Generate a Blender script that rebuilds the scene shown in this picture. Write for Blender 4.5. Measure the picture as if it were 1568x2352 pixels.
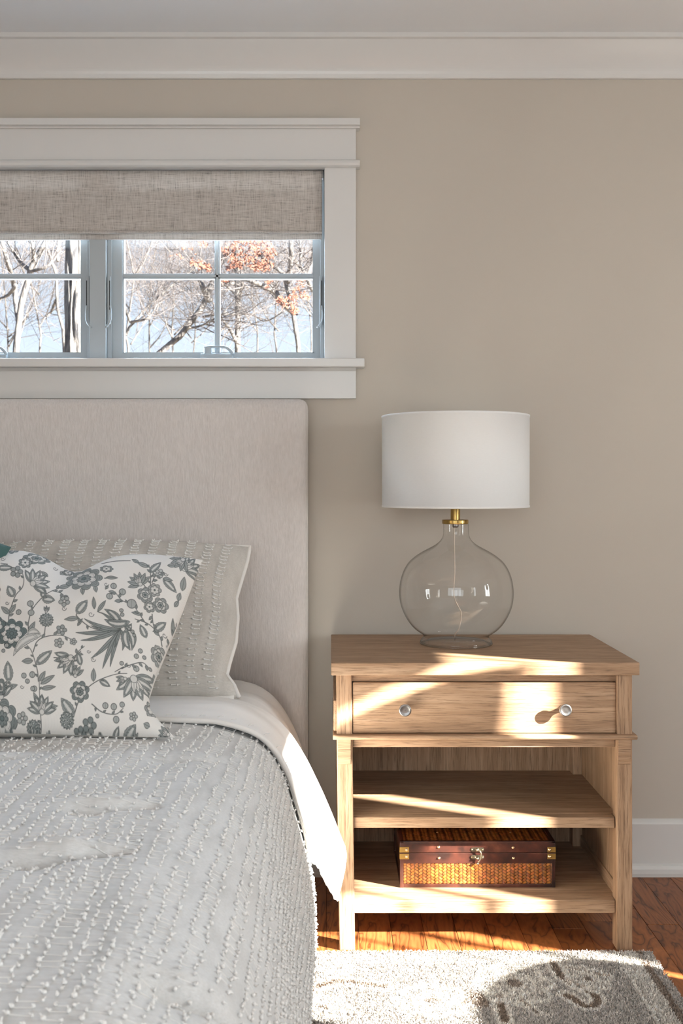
import bpy, math, random
import numpy as np
from mathutils import Vector, Matrix, noise

random.seed(7); RNG = np.random.default_rng(7)
for o in list(bpy.data.objects): bpy.data.objects.remove(o, do_unlink=True)
C = bpy.context.scene.collection
SC = bpy.context.scene
PI = math.pi

# ------------------------------------------------------------------ camera
F_PX, VX, HY, CAMZ = 2350.0, 760.0, 1118.0, 1.127      # focal length / principal ray of the shifted lens (1568x2352 frame)
cam = bpy.data.cameras.new('camera'); camo = bpy.data.objects.new('camera', cam); C.objects.link(camo)
cam.sensor_fit = 'VERTICAL'; cam.sensor_height = 36.0; cam.sensor_width = 24.0
cam.lens = 36.0*F_PX/2352
cam.shift_x = (784-VX)/2352; cam.shift_y = -(1176-HY)/2352
cam.clip_start = 0.05; cam.clip_end = 300
cam.dof.use_dof = True; cam.dof.focus_distance = 2.62; cam.dof.aperture_fstop = 11
camo.location = (0, 0, CAMZ); camo.rotation_euler = (PI/2, 0, 0)
SC.camera = camo

def at(px, py, Y):
    "world point at depth Y seen where the photograph has pixel px,py"
    s = Y/F_PX
    return ((px-VX)*s, Y, CAMZ-(py-HY)*s)

# ------------------------------------------------------------------ sky, sun, window daylight and fill, exposure
SC.view_settings.view_transform = 'Standard'; SC.view_settings.look = 'None'
SC.view_settings.gamma = 1; SC.view_settings.use_curve_mapping = False
SC.view_settings.exposure = 0.35
w = bpy.data.worlds.new('sky'); SC.world = w; w.use_nodes = True
nt = w.node_tree; nt.nodes.clear()
wo = nt.nodes.new('ShaderNodeOutputWorld'); bg = nt.nodes.new('ShaderNodeBackground')
tc = nt.nodes.new('ShaderNodeTexCoord'); sp = nt.nodes.new('ShaderNodeSeparateXYZ'); cr = nt.nodes.new('ShaderNodeValToRGB')
cr.color_ramp.elements[0].position = 0.0; cr.color_ramp.elements[0].color = (.90, .95, 1.0, 1)
cr.color_ramp.elements[1].position = 0.75; cr.color_ramp.elements[1].color = (.28, .50, 1.0, 1)
e = cr.color_ramp.elements.new(.30); e.color = (.50, .70, 1.0, 1)
nt.links.new(tc.outputs['Generated'], sp.inputs[0]); nt.links.new(sp.outputs['Z'], cr.inputs[0])
nt.links.new(cr.outputs[0], bg.inputs[0]); nt.links.new(bg.outputs[0], wo.inputs[0])
bg.inputs[1].default_value = 1.0

SUNV = Vector((2.07, -1.0, .93))                        # towards the sun: low winter sun from the right
sl = bpy.data.lights.new('sun', 'SUN'); sl.energy = 60; sl.angle = math.radians(.6); sl.color = (1.0, .94, .85)
so = bpy.data.objects.new('sun', sl); C.objects.link(so)
so.rotation_euler = (-SUNV).to_track_quat('-Z', 'Y').to_euler(); so.location = (9, -3, 5)

def area(name, loc, rot, sx, sy, power, col):
    l = bpy.data.lights.new(name, 'AREA'); l.shape = 'RECTANGLE'; l.size = sx; l.size_y = sy; l.energy = power; l.color = col
    o = bpy.data.objects.new(name, l); C.objects.link(o); o.location = loc; o.rotation_euler = rot
    return o
# area lamps at the windows; the two rear ones are added, unseen fill
area('daylight_right_window', (2.70, 1.21, 1.22), (0, PI/2, 0), 1.0, .62, 40, (.93, .97, 1.0))
area('fill_right_rear', (2.72, -1.3, 1.45), (0, PI/2, 0), 1.3, .8, 24, (.90, .96, 1.0))
area('fill_rear', (-.5, -1.96, 1.5), (-PI/2, 0, PI), 2.2, 1.3, 34, (.90, .96, 1.0))
area('daylight_bed_window', (-.68, 3.30, 1.80), (-PI/2, 0, 0), 1.25, .5, 40, (.60, .78, 1.0))

# ------------------------------------------------------------------ materials
def mat(name, base=(.8,.8,.8), rough=.6, metal=0, spec=.5):
    m = bpy.data.materials.new(name); m.use_nodes = True
    b = m.node_tree.nodes['Principled BSDF']
    b.inputs['Base Color'].default_value = (*base, 1); b.inputs['Roughness'].default_value = rough
    b.inputs['Metallic'].default_value = metal; b.inputs['Specular IOR Level'].default_value = spec
    return m
def N(m, t, **k):
    n = m.node_tree.nodes.new(t)
    for a, v in k.items(): setattr(n, a, v)
    return n
def L(m, a, b): m.node_tree.links.new(a, b)
def BS(m): return m.node_tree.nodes['Principled BSDF']
def coords(m, scale=(1,1,1), kind='Object'):
    t = N(m, 'ShaderNodeTexCoord'); mp = N(m, 'ShaderNodeMapping'); mp.inputs['Scale'].default_value = scale
    L(m, t.outputs[kind], mp.inputs[0]); return mp.outputs[0]
def noise_tex(m, vec, scale, detail=4, rough=.55, dist=0):
    n = N(m, 'ShaderNodeTexNoise'); n.inputs['Scale'].default_value = scale; n.inputs['Detail'].default_value = detail
    n.inputs['Roughness'].default_value = rough; n.inputs['Distortion'].default_value = dist; L(m, vec, n.inputs['Vector']); return n.outputs[0]
def ramp(m, fac, stops):
    r = N(m, 'ShaderNodeValToRGB'); el = r.color_ramp.elements
    el[0].position, el[0].color = stops[0][0], (*stops[0][1], 1); el[1].position, el[1].color = stops[-1][0], (*stops[-1][1], 1)
    for p, c in stops[1:-1]: q = el.new(p); q.color = (*c, 1)
    L(m, fac, r.inputs[0]); return r.outputs[0]
def bump(m, h, strength=.3, dist=.002, prev=None):
    b = N(m, 'ShaderNodeBump'); b.inputs['Strength'].default_value = strength; b.inputs['Distance'].default_value = dist
    L(m, h, b.inputs['Height'])
    if prev: L(m, prev, b.inputs['Normal'])
    L(m, b.outputs[0], BS(m).inputs['Normal']); return b.outputs[0]
def mix(m, a, b, fac, mode='MIX'):
    x = N(m, 'ShaderNodeMix', data_type='RGBA', blend_type=mode)
    if isinstance(fac, float): x.inputs[0].default_value = fac
    else: L(m, fac, x.inputs[0])
    for i, v in ((6, a), (7, b)):
        if isinstance(v, tuple): x.inputs[i].default_value = (*v, 1)
        else: L(m, v, x.inputs[i])
    return x.outputs[2]
def attr(m, name='col'):
    a = N(m, 'ShaderNodeAttribute'); a.attribute_name = name; return a.outputs['Color']

M = {}
m = M['wall'] = mat('wall_paint', (.475, .42, .355), .62, spec=.35)
v = coords(m); bump(m, noise_tex(m, v, 260, 3), .10, .0015)
c = noise_tex(m, v, 1.6, 2); L(m, mix(m, (.472, .423, .360), (.50, .450, .385), c), BS(m).inputs['Base Color'])
m = M['ceiling'] = mat('ceiling_paint', (.74, .74, .74), .8); v = coords(m); bump(m, noise_tex(m, v, 200, 3), .08, .001)
m = M['trim'] = mat('trim_gloss_paint', (.62, .605, .58), .28, spec=.5); v = coords(m); bump(m, noise_tex(m, v, 90, 2), .06, .0008)
m = M['sash'] = mat('dimmed_frame_paint', (.37, .40, .41), .35)  # paint colour greyed and blued for the dimmer light at the window
m = M['dark'] = mat('dark_gap', (.02, .02, .02), .8)

def wood(name, axis, base, hi, lo, gs=1.0, ring=.35, rough=.5, bmp=.25):
    """axis: 0,1,2 the way the grain runs"""
    m = mat(name, base, rough, spec=.35)
    sc = [1, 1, 1]; sc[axis] = .045
    v = coords(m, tuple(x*gs for x in sc)); 
    fine = noise_tex(m, v, 330, 5, .65); mid = noise_tex(m, v, 60, 4, .6, .4)
    sc2 = [1, 1, 1]; sc2[axis] = .14
    v2 = coords(m, tuple(x*gs for x in sc2)); n2 = noise_tex(m, v2, 7, 3, .5, 1.2)
    wv = N(m, 'ShaderNodeMath', operation='MULTIPLY'); L(m, n2, wv.inputs[0]); wv.inputs[1].default_value = 14
    fr = N(m, 'ShaderNodeMath', operation='PINGPONG'); L(m, wv.outputs[0], fr.inputs[0]); fr.inputs[1].default_value = 1
    c1 = ramp(m, mid, [(.25, lo), (.5, base), (.75, hi)])
    c2 = mix(m, c1, lo, 0.0)
    x = N(m, 'ShaderNodeMath', operation='MULTIPLY'); L(m, fr.outputs[0], x.inputs[0]); x.inputs[1].default_value = ring
    c3 = mix(m, c1, lo, x.outputs[0])
    rr = N(m, 'ShaderNodeMapRange'); rr.inputs[1].default_value = .49; rr.inputs[2].default_value = .66; rr.inputs[4].default_value = .85; L(m, fine, rr.inputs[0])
    c4 = mix(m, c3, tuple(a*.62 for a in lo), rr.outputs[0])
    L(m, c4, BS(m).inputs['Base Color']); bump(m, fine, bmp, .0008)
    return m
OB, OH, OL = (.40, .252, .152), (.52, .355, .232), (.265, .155, .088)
M['oak_x'] = wood('light_oak_along_x', 0, OB, OH, OL); M['oak_y'] = wood('light_oak_along_y', 1, OB, OH, OL)
M['oak_z'] = wood('light_oak_along_z', 2, OB, OH, OL)

m = M['floor'] = mat('stained_oak_floor', (.32, .12, .045), .36, spec=.4)
v = coords(m, (1, .10, 1)); v0 = coords(m, (1, .22, 1))
oi = N(m, 'ShaderNodeObjectInfo')
n2 = noise_tex(m, v0, 11, 3, .5, 1.0)
mu = N(m, 'ShaderNodeMath', operation='MULTIPLY'); L(m, n2, mu.inputs[0]); mu.inputs[1].default_value = 22
pp = N(m, 'ShaderNodeMath', operation='PINGPONG'); L(m, mu.outputs[0], pp.inputs[0]); pp.inputs[1].default_value = 1
c1 = ramp(m, noise_tex(m, v, 40, 4, .6), [(.3, (.22, .072, .022)), (.7, (.46, .18, .062))])
ringc = ramp(m, pp.outputs[0], [(.0, (.05, .014, .005)), (.25, (.33, .105, .030)), (1, (.50, .18, .055))])
c2 = mix(m, c1, ringc, .75)
tint = ramp(m, oi.outputs['Random'], [(0, (.48, .42, .40)), (.5, (.68, .66, .64)), (1, (.88, .84, .80))])
c3 = mix(m, c2, tint, 1.0, 'MULTIPLY')
fine = noise_tex(m, v, 420, 3, .6); rr = N(m, 'ShaderNodeMapRange'); rr.inputs[1].default_value = .55; rr.inputs[2].default_value = .75; rr.inputs[4].default_value = .6; L(m, fine, rr.inputs[0])
L(m, mix(m, c3, (.10, .035, .014), rr.outputs[0]), BS(m).inputs['Base Color']); bump(m, fine, .12, .0006)

def fabric(name, col, col2, sx=900, rough=.9, strength=.3, stretch=(1,1,1), spec=.2, nz=400):
    m = mat(name, col, rough, spec=spec); v = coords(m, stretch)
    n = noise_tex(m, v, nz, 4, .6); L(m, mix(m, col, col2, n), BS(m).inputs['Base Color']); bump(m, n, strength, .0015)
    BS(m).inputs['Sheen Weight'].default_value = .15
    return m
M['headboard'] = fabric('headboard_linen', (.49, .45, .42), (.71, .665, .635), strength=1.0, stretch=(1, 1, .2), nz=230)
M['sheet'] = fabric('white_cotton', (.78, .76, .73), (.82, .80, .77), strength=.08, nz=500)
M['cream'] = fabric('cream_cotton', (.72, .69, .645), (.78, .75, .71), strength=.12, nz=350)
M['yarn'] = fabric('tuft_yarn', (.74, .72, .68), (.82, .80, .77), strength=.3, nz=900)
def slub(name, a, b):
    m = mat(name, a, .92, spec=.15); v = coords(m, (.12, 1, 1)); n = noise_tex(m, v, 420, 4, .65)
    v2 = coords(m, (1, .3, .3)); n2 = noise_tex(m, v2, 30, 3)
    c = mix(m, a, b, n); c = mix(m, c, tuple(x*.80 for x in a), ramp(m, n2, [(.45, (0,0,0)), (.75, (.5,.5,.5))]))
    L(m, c, BS(m).inputs['Base Color']); bump(m, n, .5, .0016); BS(m).inputs['Sheen Weight'].default_value = .15; return m
M['comforter'] = slub('slubbed_cotton_comforter', (.48, .47, .445), (.74, .735, .725))
M['sham'] = slub('slubbed_cotton_sham', (.42, .39, .35), (.72, .685, .63))
M['teal'] = fabric('teal_velvet', (.045, .10, .095), (.07, .14, .13), strength=.5)
m = M['print'] = mat('floral_printed_linen', (.8,.8,.78), .9, spec=.15)
v = coords(m); n = noise_tex(m, v, 700, 3); L(m, attr(m), BS(m).inputs['Base Color']); bump(m, n, .25, .001)

m = M['shade_linen'] = mat('roman_shade_linen', (.42,.38,.34), .95, spec=.1)
vx = coords(m, (.05, 1, 1)); vz = coords(m, (1, 1, .05)); nx = noise_tex(m, vx, 420, 3, .7); nz = noise_tex(m, vz, 420, 3, .7)
ad = N(m, 'ShaderNodeMath', operation='ADD'); L(m, nx, ad.inputs[0]); L(m, nz, ad.inputs[1])
hv = N(m, 'ShaderNodeMath', operation='MULTIPLY'); L(m, ad.outputs[0], hv.inputs[0]); hv.inputs[1].default_value = .5
c = ramp(m, hv.outputs[0], [(.34, (.26, .235, .215)), (.46, (.52, .475, .43)), (.62, (.66, .615, .57))])
L(m, c, BS(m).inputs['Base Color']); bump(m, hv.outputs[0], .5, .001)
tr = N(m, 'ShaderNodeBsdfTranslucent'); L(m, c, tr.inputs[0]); mx = N(m, 'ShaderNodeMixShader'); mx.inputs[0].default_value = .22
out = m.node_tree.nodes['Material Output']; L(m, BS(m).outputs[0], mx.inputs[1]); L(m, tr.outputs[0], mx.inputs[2]); L(m, mx.outputs[0], out.inputs[0])

m = M['lampshade'] = mat('lamp_shade_linen', (.86,.855,.83), .9, spec=.15)
v = coords(m, (1, 1, 9)); n = noise_tex(m, v, 120, 4, .65); L(m, mix(m, (.84,.83,.81), (.92,.915,.90), n), BS(m).inputs['Base Color']); bump(m, n, .25, .0012)
tr = N(m, 'ShaderNodeBsdfTranslucent'); tr.inputs[0].default_value = (.80,.78,.74,1); mx = N(m, 'ShaderNodeMixShader'); mx.inputs[0].default_value = .25
out = m.node_tree.nodes['Material Output']; L(m, BS(m).outputs[0], mx.inputs[1]); L(m, tr.outputs[0], mx.inputs[2]); L(m, mx.outputs[0], out.inputs[0])

M['brass'] = mat('antique_brass', (.46, .30, .10), .28, 1); M['pewter'] = mat('brushed_pewter', (.33, .32, .31), .34, 1)
m = M['pewter']; v = coords(m); bump(m, noise_tex(m, v, 260, 4), .25, .001)
M['gold_stud'] = mat('gold_stud', (.72, .52, .30), .3, 1)
m = M['strap'] = mat('corner_strap_brass', (.52, .33, .10), .42, 1)
M['aged'] = mat('aged_latch_metal', (.30, .26, .19), .35, 1)
m = M['mahogany'] = mat('dark_red_brown_box_wood', (.06, .018, .012), .32)
v = coords(m); n = noise_tex(m, v, 22, 4); L(m, ramp(m, n, [(.35, (.022,.010,.008)), (.6, (.075,.022,.014)), (.8, (.17,.06,.035))]), BS(m).inputs['Base Color'])
m = M['cane'] = mat('woven_cane', (.4,.15,.04), .30, spec=.6); L(m, attr(m), BS(m).inputs['Base Color']); v = coords(m); bump(m, noise_tex(m, v, 900, 2), .2, .0005)

def thin_glass(name, tint, edge, ior=1.45, gloss_rough=0.0, k=1.0):
    m = bpy.data.materials.new(name); m.use_nodes = True; t = m.node_tree; t.nodes.clear()
    o = t.nodes.new('ShaderNodeOutputMaterial'); tr = t.nodes.new('ShaderNodeBsdfTransparent'); g = t.nodes.new('ShaderNodeBsdfGlossy')
    g.inputs['Roughness'].default_value = gloss_rough
    lw = t.nodes.new('ShaderNodeLayerWeight'); lw.inputs[0].default_value = .5; r = t.nodes.new('ShaderNodeValToRGB')
    r.color_ramp.elements[0].color = (*tint, 1); r.color_ramp.elements[0].position = .72; r.color_ramp.elements[1].color = (*edge, 1)
    t.links.new(lw.outputs['Facing'], r.inputs[0]); t.links.new(r.outputs[0], tr.inputs[0])
    pw = t.nodes.new('ShaderNodeMath'); pw.operation = 'POWER'; pw.inputs[1].default_value = 4.0; t.links.new(lw.outputs['Facing'], pw.inputs[0])
    mt = t.nodes.new('ShaderNodeMath'); mt.operation = 'MULTIPLY_ADD'; mt.inputs[1].default_value = k; mt.inputs[2].default_value = .04; t.links.new(pw.outputs[0], mt.inputs[0])
    mx = t.nodes.new('ShaderNodeMixShader'); t.links.new(mt.outputs[0], mx.inputs[0]); t.links.new(tr.outputs[0], mx.inputs[1]); t.links.new(g.outputs[0], mx.inputs[2])
    t.links.new(mx.outputs[0], o.inputs[0]); return m
M['pane'] = thin_glass('window_glass', (.97,.98,.98), (.9,.93,.93))
M['vessel'] = thin_glass('lamp_vessel_glass', (.975,.975,.972), (.34,.32,.30), 1.35, 0, .6)
M['cord'] = mat('clear_cord', (.62, .53, .44), .2)

m = M['rug'] = mat('rug_pile', (.4,.36,.32), .95, spec=.1); L(m, attr(m), BS(m).inputs['Base Color'])
m = M['bark'] = mat('tree_bark', (.33,.28,.24), .9)
v = coords(m, (1, 1, .22)); n = noise_tex(m, v, 26, 5, .65); L(m, ramp(m, n, [(.38, (.022,.022,.026)), (.50, (.09,.083,.08)), (.66, (.19,.175,.16))]), BS(m).inputs['Base Color']); bump(m, n, .9, .03)
m = M['twig'] = mat('bare_twigs', (.40,.32,.26), .9); v = coords(m); n = noise_tex(m, v, 3, 3); L(m, mix(m, (.05,.045,.05), (.12,.105,.098), n), BS(m).inputs['Base Color'])
m = M['rust'] = mat('rust_oak_leaves', (.62,.22,.09), .8); v = coords(m); n = noise_tex(m, v, 9, 3); L(m, mix(m, (.11,.030,.014), (.20,.075,.045), n), BS(m).inputs['Base Color'])
m = M['litter'] = mat('leaf_litter_ground', (.35,.27,.19), .95); v = coords(m); n = noise_tex(m, v, 6, 5); L(m, mix(m, (.22,.17,.12), (.38,.31,.23), n), BS(m).inputs['Base Color'])
M['ottoman'] = fabric('grey_ottoman_fabric', (.40,.38,.36), (.5,.48,.45), strength=.4)
M['mat_white'] = M['sheet']

# ------------------------------------------------------------------ mesh helpers
WLOC = {}
class MB:
    def __init__(s): s.v = []; s.f = []; s.n = 0
    def add(s, V, Fc):
        b = s.n; s.v.extend(V); s.n += len(V); s.f.extend([tuple(i+b for i in q) for q in Fc]); return s
    def box(s, x0, x1, y0, y1, z0, z1):
        return s.add([(x0,y0,z0),(x1,y0,z0),(x1,y1,z0),(x0,y1,z0),(x0,y0,z1),(x1,y0,z1),(x1,y1,z1),(x0,y1,z1)],
                     [(0,3,2,1),(4,5,6,7),(0,1,5,4),(1,2,6,5),(2,3,7,6),(3,0,4,7)])
    def hexa(s, P): return s.add(P, [(0,3,2,1),(4,5,6,7),(0,1,5,4),(1,2,6,5),(2,3,7,6),(3,0,4,7)])
    def prism(s, poly, a, b, axis=0):
        "poly: 2-D outline in the two other axes, extruded along axis from a to b"
        n = len(poly)
        def mk(t, p):
            if axis == 0: return (t, p[0], p[1])
            if axis == 1: return (p[0], t, p[1])
            return (p[0], p[1], t)
        V = [mk(a, p) for p in poly]+[mk(b, p) for p in poly]
        return s.add(V, [tuple(range(n))[::-1], tuple(range(n, 2*n))]+[(i, (i+1) % n, n+(i+1) % n, n+i) for i in range(n)])
    def lathe(s, prof, cx, cy, seg=48, cap=False):
        V = []; Fc = []
        for r, z in prof:
            for k in range(seg):
                a = 2*PI*k/seg; V.append((cx+r*math.cos(a), cy+r*math.sin(a), z))
        for i in range(len(prof)-1):
            for k in range(seg):
                k2 = (k+1) % seg; Fc.append((i*seg+k, i*seg+k2, (i+1)*seg+k2, (i+1)*seg+k))
        if cap: Fc.append(tuple(range(seg))[::-1]); Fc.append(tuple(range((len(prof)-1)*seg, len(prof)*seg)))
        return s.add(V, Fc)
    def lathe_y(s, prof, cx, cz, seg=24):
        "prof: (r, y) from the back to the front, turned about a Y axis"
        V = []; Fc = []
        for r, y in prof:
            for k in range(seg):
                a = 2*PI*k/seg; V.append((cx+r*math.cos(a), y, cz+r*math.sin(a)))
        for i in range(len(prof)-1):
            for k in range(seg):
                k2 = (k+1) % seg; Fc.append((i*seg+k, i*seg+k2, (i+1)*seg+k2, (i+1)*seg+k))
        Fc.append(tuple(range(seg))); Fc.append(tuple(range((len(prof)-1)*seg, len(prof)*seg))[::-1])
        return s.add(V, Fc)
    def tube(s, pts, rad, seg=6, cap=True):
        pts = [Vector(p) for p in pts]; n = len(pts); V = []; Fc = []
        if not hasattr(rad, '__len__'): rad = [rad]*n
        up = Vector((0, 0, 1)); T0 = (pts[1]-pts[0]).normalized()
        if abs(T0.dot(up)) > .9: up = Vector((1, 0, 0))
        A = T0.cross(up).normalized()
        for i, p in enumerate(pts):
            T = (pts[min(i+1, n-1)]-pts[max(i-1, 0)])
            T = T.normalized() if T.length > 1e-9 else T0
            A = (A-T*A.dot(T)); A = A.normalized() if A.length > 1e-6 else T.orthogonal().normalized()
            B = T.cross(A)
            for k in range(seg):
                a = 2*PI*k/seg; V.append(tuple(p+(A*math.cos(a)+B*math.sin(a))*rad[i]))
        for i in range(n-1):
            for k in range(seg):
                k2 = (k+1) % seg; Fc.append((i*seg+k, i*seg+k2, (i+1)*seg+k2, (i+1)*seg+k))
        if cap: Fc.append(tuple(range(seg))[::-1]); Fc.append(tuple(range((n-1)*seg, n*seg)))
        return s.add(V, Fc)
    def blob(s, c, r, ax=(1,1,1)):
        V = [(c[0]+r*ax[0]*x, c[1]+r*ax[1]*y, c[2]+r*ax[2]*z) for x, y, z in _BV]
        return s.add(V, _BF)
_t = (1+5**.5)/2; _q = (1+_t*_t)**.5
_BV = [(a/_q, b/_q, c/_q) for a, b, c in [(-1,_t,0),(1,_t,0),(-1,-_t,0),(1,-_t,0),(0,-1,_t),(0,1,_t),(0,-1,-_t),(0,1,-_t),(_t,0,-1),(_t,0,1),(-_t,0,-1),(-_t,0,1)]]
_BF = [(0,11,5),(0,5,1),(0,1,7),(0,7,10),(0,10,11),(1,5,9),(5,11,4),(11,10,2),(10,7,6),(7,1,8),(3,9,4),(3,4,2),(3,2,6),(3,6,8),(3,8,9),(4,9,5),(2,4,11),(6,2,10),(8,6,7),(9,8,1)]

def finish(o, me, parent, bevel, smooth, kind, mats):
    C.objects.link(o)
    for mm in (mats if isinstance(mats, (list, tuple)) else [mats]): me.materials.append(mm)
    if parent is not None: o.parent = parent
    if smooth: me.polygons.foreach_set('use_smooth', [True]*len(me.polygons))
    if bevel:
        b = o.modifiers.new('bevel', 'BEVEL'); b.width = bevel; b.segments = 2; b.limit_method = 'ANGLE'; b.angle_limit = math.radians(40)
    if kind: o['kind'] = kind
    return o
def obj(name, mb, mt, parent=None, bevel=0, smooth=False, kind=None, label=None, colors=None, origin=None):
    if isinstance(mb, MB): V = np.array(mb.v, dtype=np.float64); Fc = mb.f
    else: V, Fc = mb
    if origin is None:
        lo = V.min(0); hi = V.max(0); org = np.array([(lo[0]+hi[0])/2, (lo[1]+hi[1])/2, lo[2]])
    else: org = np.array(origin)
    me = bpy.data.meshes.new(name)
    if isinstance(Fc, np.ndarray):
        nf, k = Fc.shape
        me.vertices.add(len(V)); me.vertices.foreach_set('co', (V-org).astype(np.float32).ravel())
        me.loops.add(nf*k); me.loops.foreach_set('vertex_index', Fc.astype(np.int32).ravel())
        me.polygons.add(nf); me.polygons.foreach_set('loop_start', np.arange(0, nf*k, k, dtype=np.int32))
        me.update(calc_edges=True)
    else:
        me.from_pydata([tuple(p) for p in (V-org)], [], Fc); me.update()
    if colors is not None:
        a = me.color_attributes.new('col', 'FLOAT_COLOR', 'POINT')
        cc = np.ones((len(V), 4), dtype=np.float32); cc[:, :3] = colors; a.data.foreach_set('color', cc.ravel())
    o = bpy.data.objects.new(name, me); pl = WLOC[parent.name] if parent is not None else (0, 0, 0)
    o.location = [org[i]-pl[i] for i in range(3)]
    finish(o, me, parent, bevel, smooth, kind, mt); WLOC[o.name] = tuple(org)
    if label: o['label'] = label
    return o
def thing(name, loc, label=None, cat=None, group=None, kind=None, parent=None):
    o = bpy.data.objects.new(name, None); C.objects.link(o); o.empty_display_size = .1
    pl = WLOC[parent.name] if parent is not None else (0, 0, 0)
    if parent is not None: o.parent = parent
    o.location = [loc[i]-pl[i] for i in range(3)]; WLOC[o.name] = tuple(loc)
    if label: o['label'] = label
    if cat: o['category'] = cat
    if group: o['group'] = group
    if kind: o['kind'] = kind
    return o
def tag(o, label, cat, group=None, kind=None):
    o['label'] = label; o['category'] = cat
    if group: o['group'] = group
    if kind: o['kind'] = kind
    return o
def B(x0, x1, y0, y1, z0, z1): return MB().box(min(x0,x1), max(x0,x1), min(y0,y1), max(y0,y1), min(z0,z1), max(z0,z1))
def catmull(P, n):
    P = np.array(P, dtype=float); k = len(P)
    Q = np.vstack([2*P[0]-P[1], P, 2*P[-1]-P[-2]])
    d = np.r_[0, np.cumsum(np.linalg.norm(np.diff(P, axis=0), axis=1))]
    out = []
    for s in np.linspace(0, d[-1], n):
        i = min(np.searchsorted(d, s, side='right')-1, k-2); t = (s-d[i])/(d[i+1]-d[i]+1e-12)
        a, b, c, e = Q[i], Q[i+1], Q[i+2], Q[i+3]
        out.append(.5*((2*b)+(c-a)*t+(2*a-5*b+4*c-e)*t*t+(3*b-a-3*c+e)*t**3))
    return np.array(out)

# ------------------------------------------------------------------ room shell
WY, ZC = 2.982, 2.42
XL, XR, YF = -2.9, 2.6, -1.8
WX0, WX1, WZ0, WZ1 = -1.333, -.0189, 1.484, 2.0566         # window opening
b = MB(); b.box(XL, WX0, WY, WY+.16, 0, ZC+.1); b.box(WX1, XR+.2, WY, WY+.16, 0, ZC+.1); b.box(WX0, WX1, WY, WY+.16, 0, WZ0); b.box(WX0, WX1, WY, WY+.16, WZ1, ZC+.1)
obj('wall_back', b, M['wall'], kind='structure', origin=(0, WY, 0))
# right wall with the sun window and a second window further back
SY0, SY1, SZ0, SZ1 = .80, 1.497, .70, 1.812
b = MB(); b.box(XR, XR+.16, SY1, WY+.16, 0, ZC+.1); b.box(XR, XR+.16, SY0, SY1, 0, SZ0); b.box(XR, XR+.16, SY0, SY1, SZ1, ZC+.1)
b.box(XR, XR+.16, -.9, SY0, 0, ZC+.1); b.box(XR, XR+.16, -1.7, -.9, 0, .8); b.box(XR, XR+.16, -1.7, -.9, 2.1, ZC+.1); b.box(XR, XR+.16, YF-.16, -1.7, 0, ZC+.1)
obj('wall_right', b, M['wall'], kind='structure', origin=(XR, 0, 0))
obj('wall_left', B(XL-.16, XL, YF-.16, WY+.16, 0, ZC+.1), M['wall'], kind='structure', origin=(XL, 0, 0))
b = MB(); b.box(XL, -1.6, YF-.16, YF, 0, ZC+.1); b.box(.6, XR, YF-.16, YF, 0, ZC+.1); b.box(-1.6, .6, YF-.16, YF, 0, .85); b.box(-1.6, .6, YF-.16, YF, 2.15, ZC+.1)
obj('wall_front', b, M['wall'], kind='structure', origin=(0, YF, 0))
obj('ceiling', B(XL-.16, XR+.16, YF-.16, WY+.16, ZC, ZC+.1), M['ceiling'], kind='structure')
fl = obj('floor', B(XL-.16, XR+.16, YF-.16, WY+.16, -.06, -.018), M['dark'], kind='structure')
BWD = .0825; x = XL; r5 = random.Random(5)
while x < XR:
    y = YF - r5.uniform(0, .8)
    while y < WY:
        ln = r5.uniform(.55, 1.5) if x > -.4 else r5.uniform(1.3, 2.4); y2 = min(y+ln, WY); y1 = max(y, YF); dz = r5.uniform(-.0004, .0004)
        if y2-y1 > .05: obj('floor_board', B(x+.0005, min(x+BWD, XR)-.0005, y1+.0004, y2-.0004, -.018, dz), M['floor'], fl, bevel=.0007)
        y += ln
    x += BWD
def rim_window(name, x0, x1, y0, y1, z0, z1, axis, mx):
    "plain window set in a wall the camera does not see: frame, muntins, glass"
    t = thing(name, ((x0+x1)/2, (y0+y1)/2, z0), kind='structure'); fr = MB()
    if axis == 0:
        for ya, yb in ((y0, y0+.03), (y1-.03, y1)): fr.box(x0, x1, ya, yb, z0, z1)
        fr.box(x0, x1, y0, y1, z0, z0+.03); fr.box(x0, x1, y0, y1, z1-.03, z1)
        obj('frame', fr, M['sash'], t); obj('pane', B(x0+.05, x0+.054, y0+.03, y1-.03, z0+.03, z1-.03), M['pane'], t)
    else:
        for xa, xb in ((x0, x0+.04), (x1-.04, x1), ((x0+x1)/2-.03, (x0+x1)/2+.03)): fr.box(xa, xb, y0, y1, z0, z1)
        fr.box(x0, x1, y0, y1, z0, z0+.04); fr.box(x0, x1, y0, y1, z1-.04, z1)
        obj('frame', fr, M['sash'], t); obj('pane', B(x0+.04, x1-.04, y0+.05, y0+.054, z0+.04, z1-.04), M['pane'], t)
    return t
rim_window('window_2', XR+.04, XR+.12, SY0-.028, SY1+.028, SZ0-.03, SZ1+.03, 0, 0)
rim_window('window_3', XR+.04, XR+.12, -1.7, -.9, .8, 2.1, 0, 0)
rim_window('window_4', -1.6, .6, YF-.12, YF-.04, .85, 2.15, 1, 0)

# crown moulding (trim_1): flat bottom bead, long cove, top fillets
cp = [(WY, 2.3135), (WY-.006, 2.3135), (WY-.009, 2.3150), (WY-.010, 2.3175)]
for k in range(1, 15):
    a = k/14; cp.append((WY-.010-.051*a**1.35, 2.3175+.0855*a**.88))
cp += [(WY-.0625, 2.4045), (WY-.066, 2.4055), (WY-.072, 2.407), (WY-.072, ZC), (WY, ZC)]
obj('trim_1', MB().prism(cp, XL, XR, 0), M['trim'], kind='structure')
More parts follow.
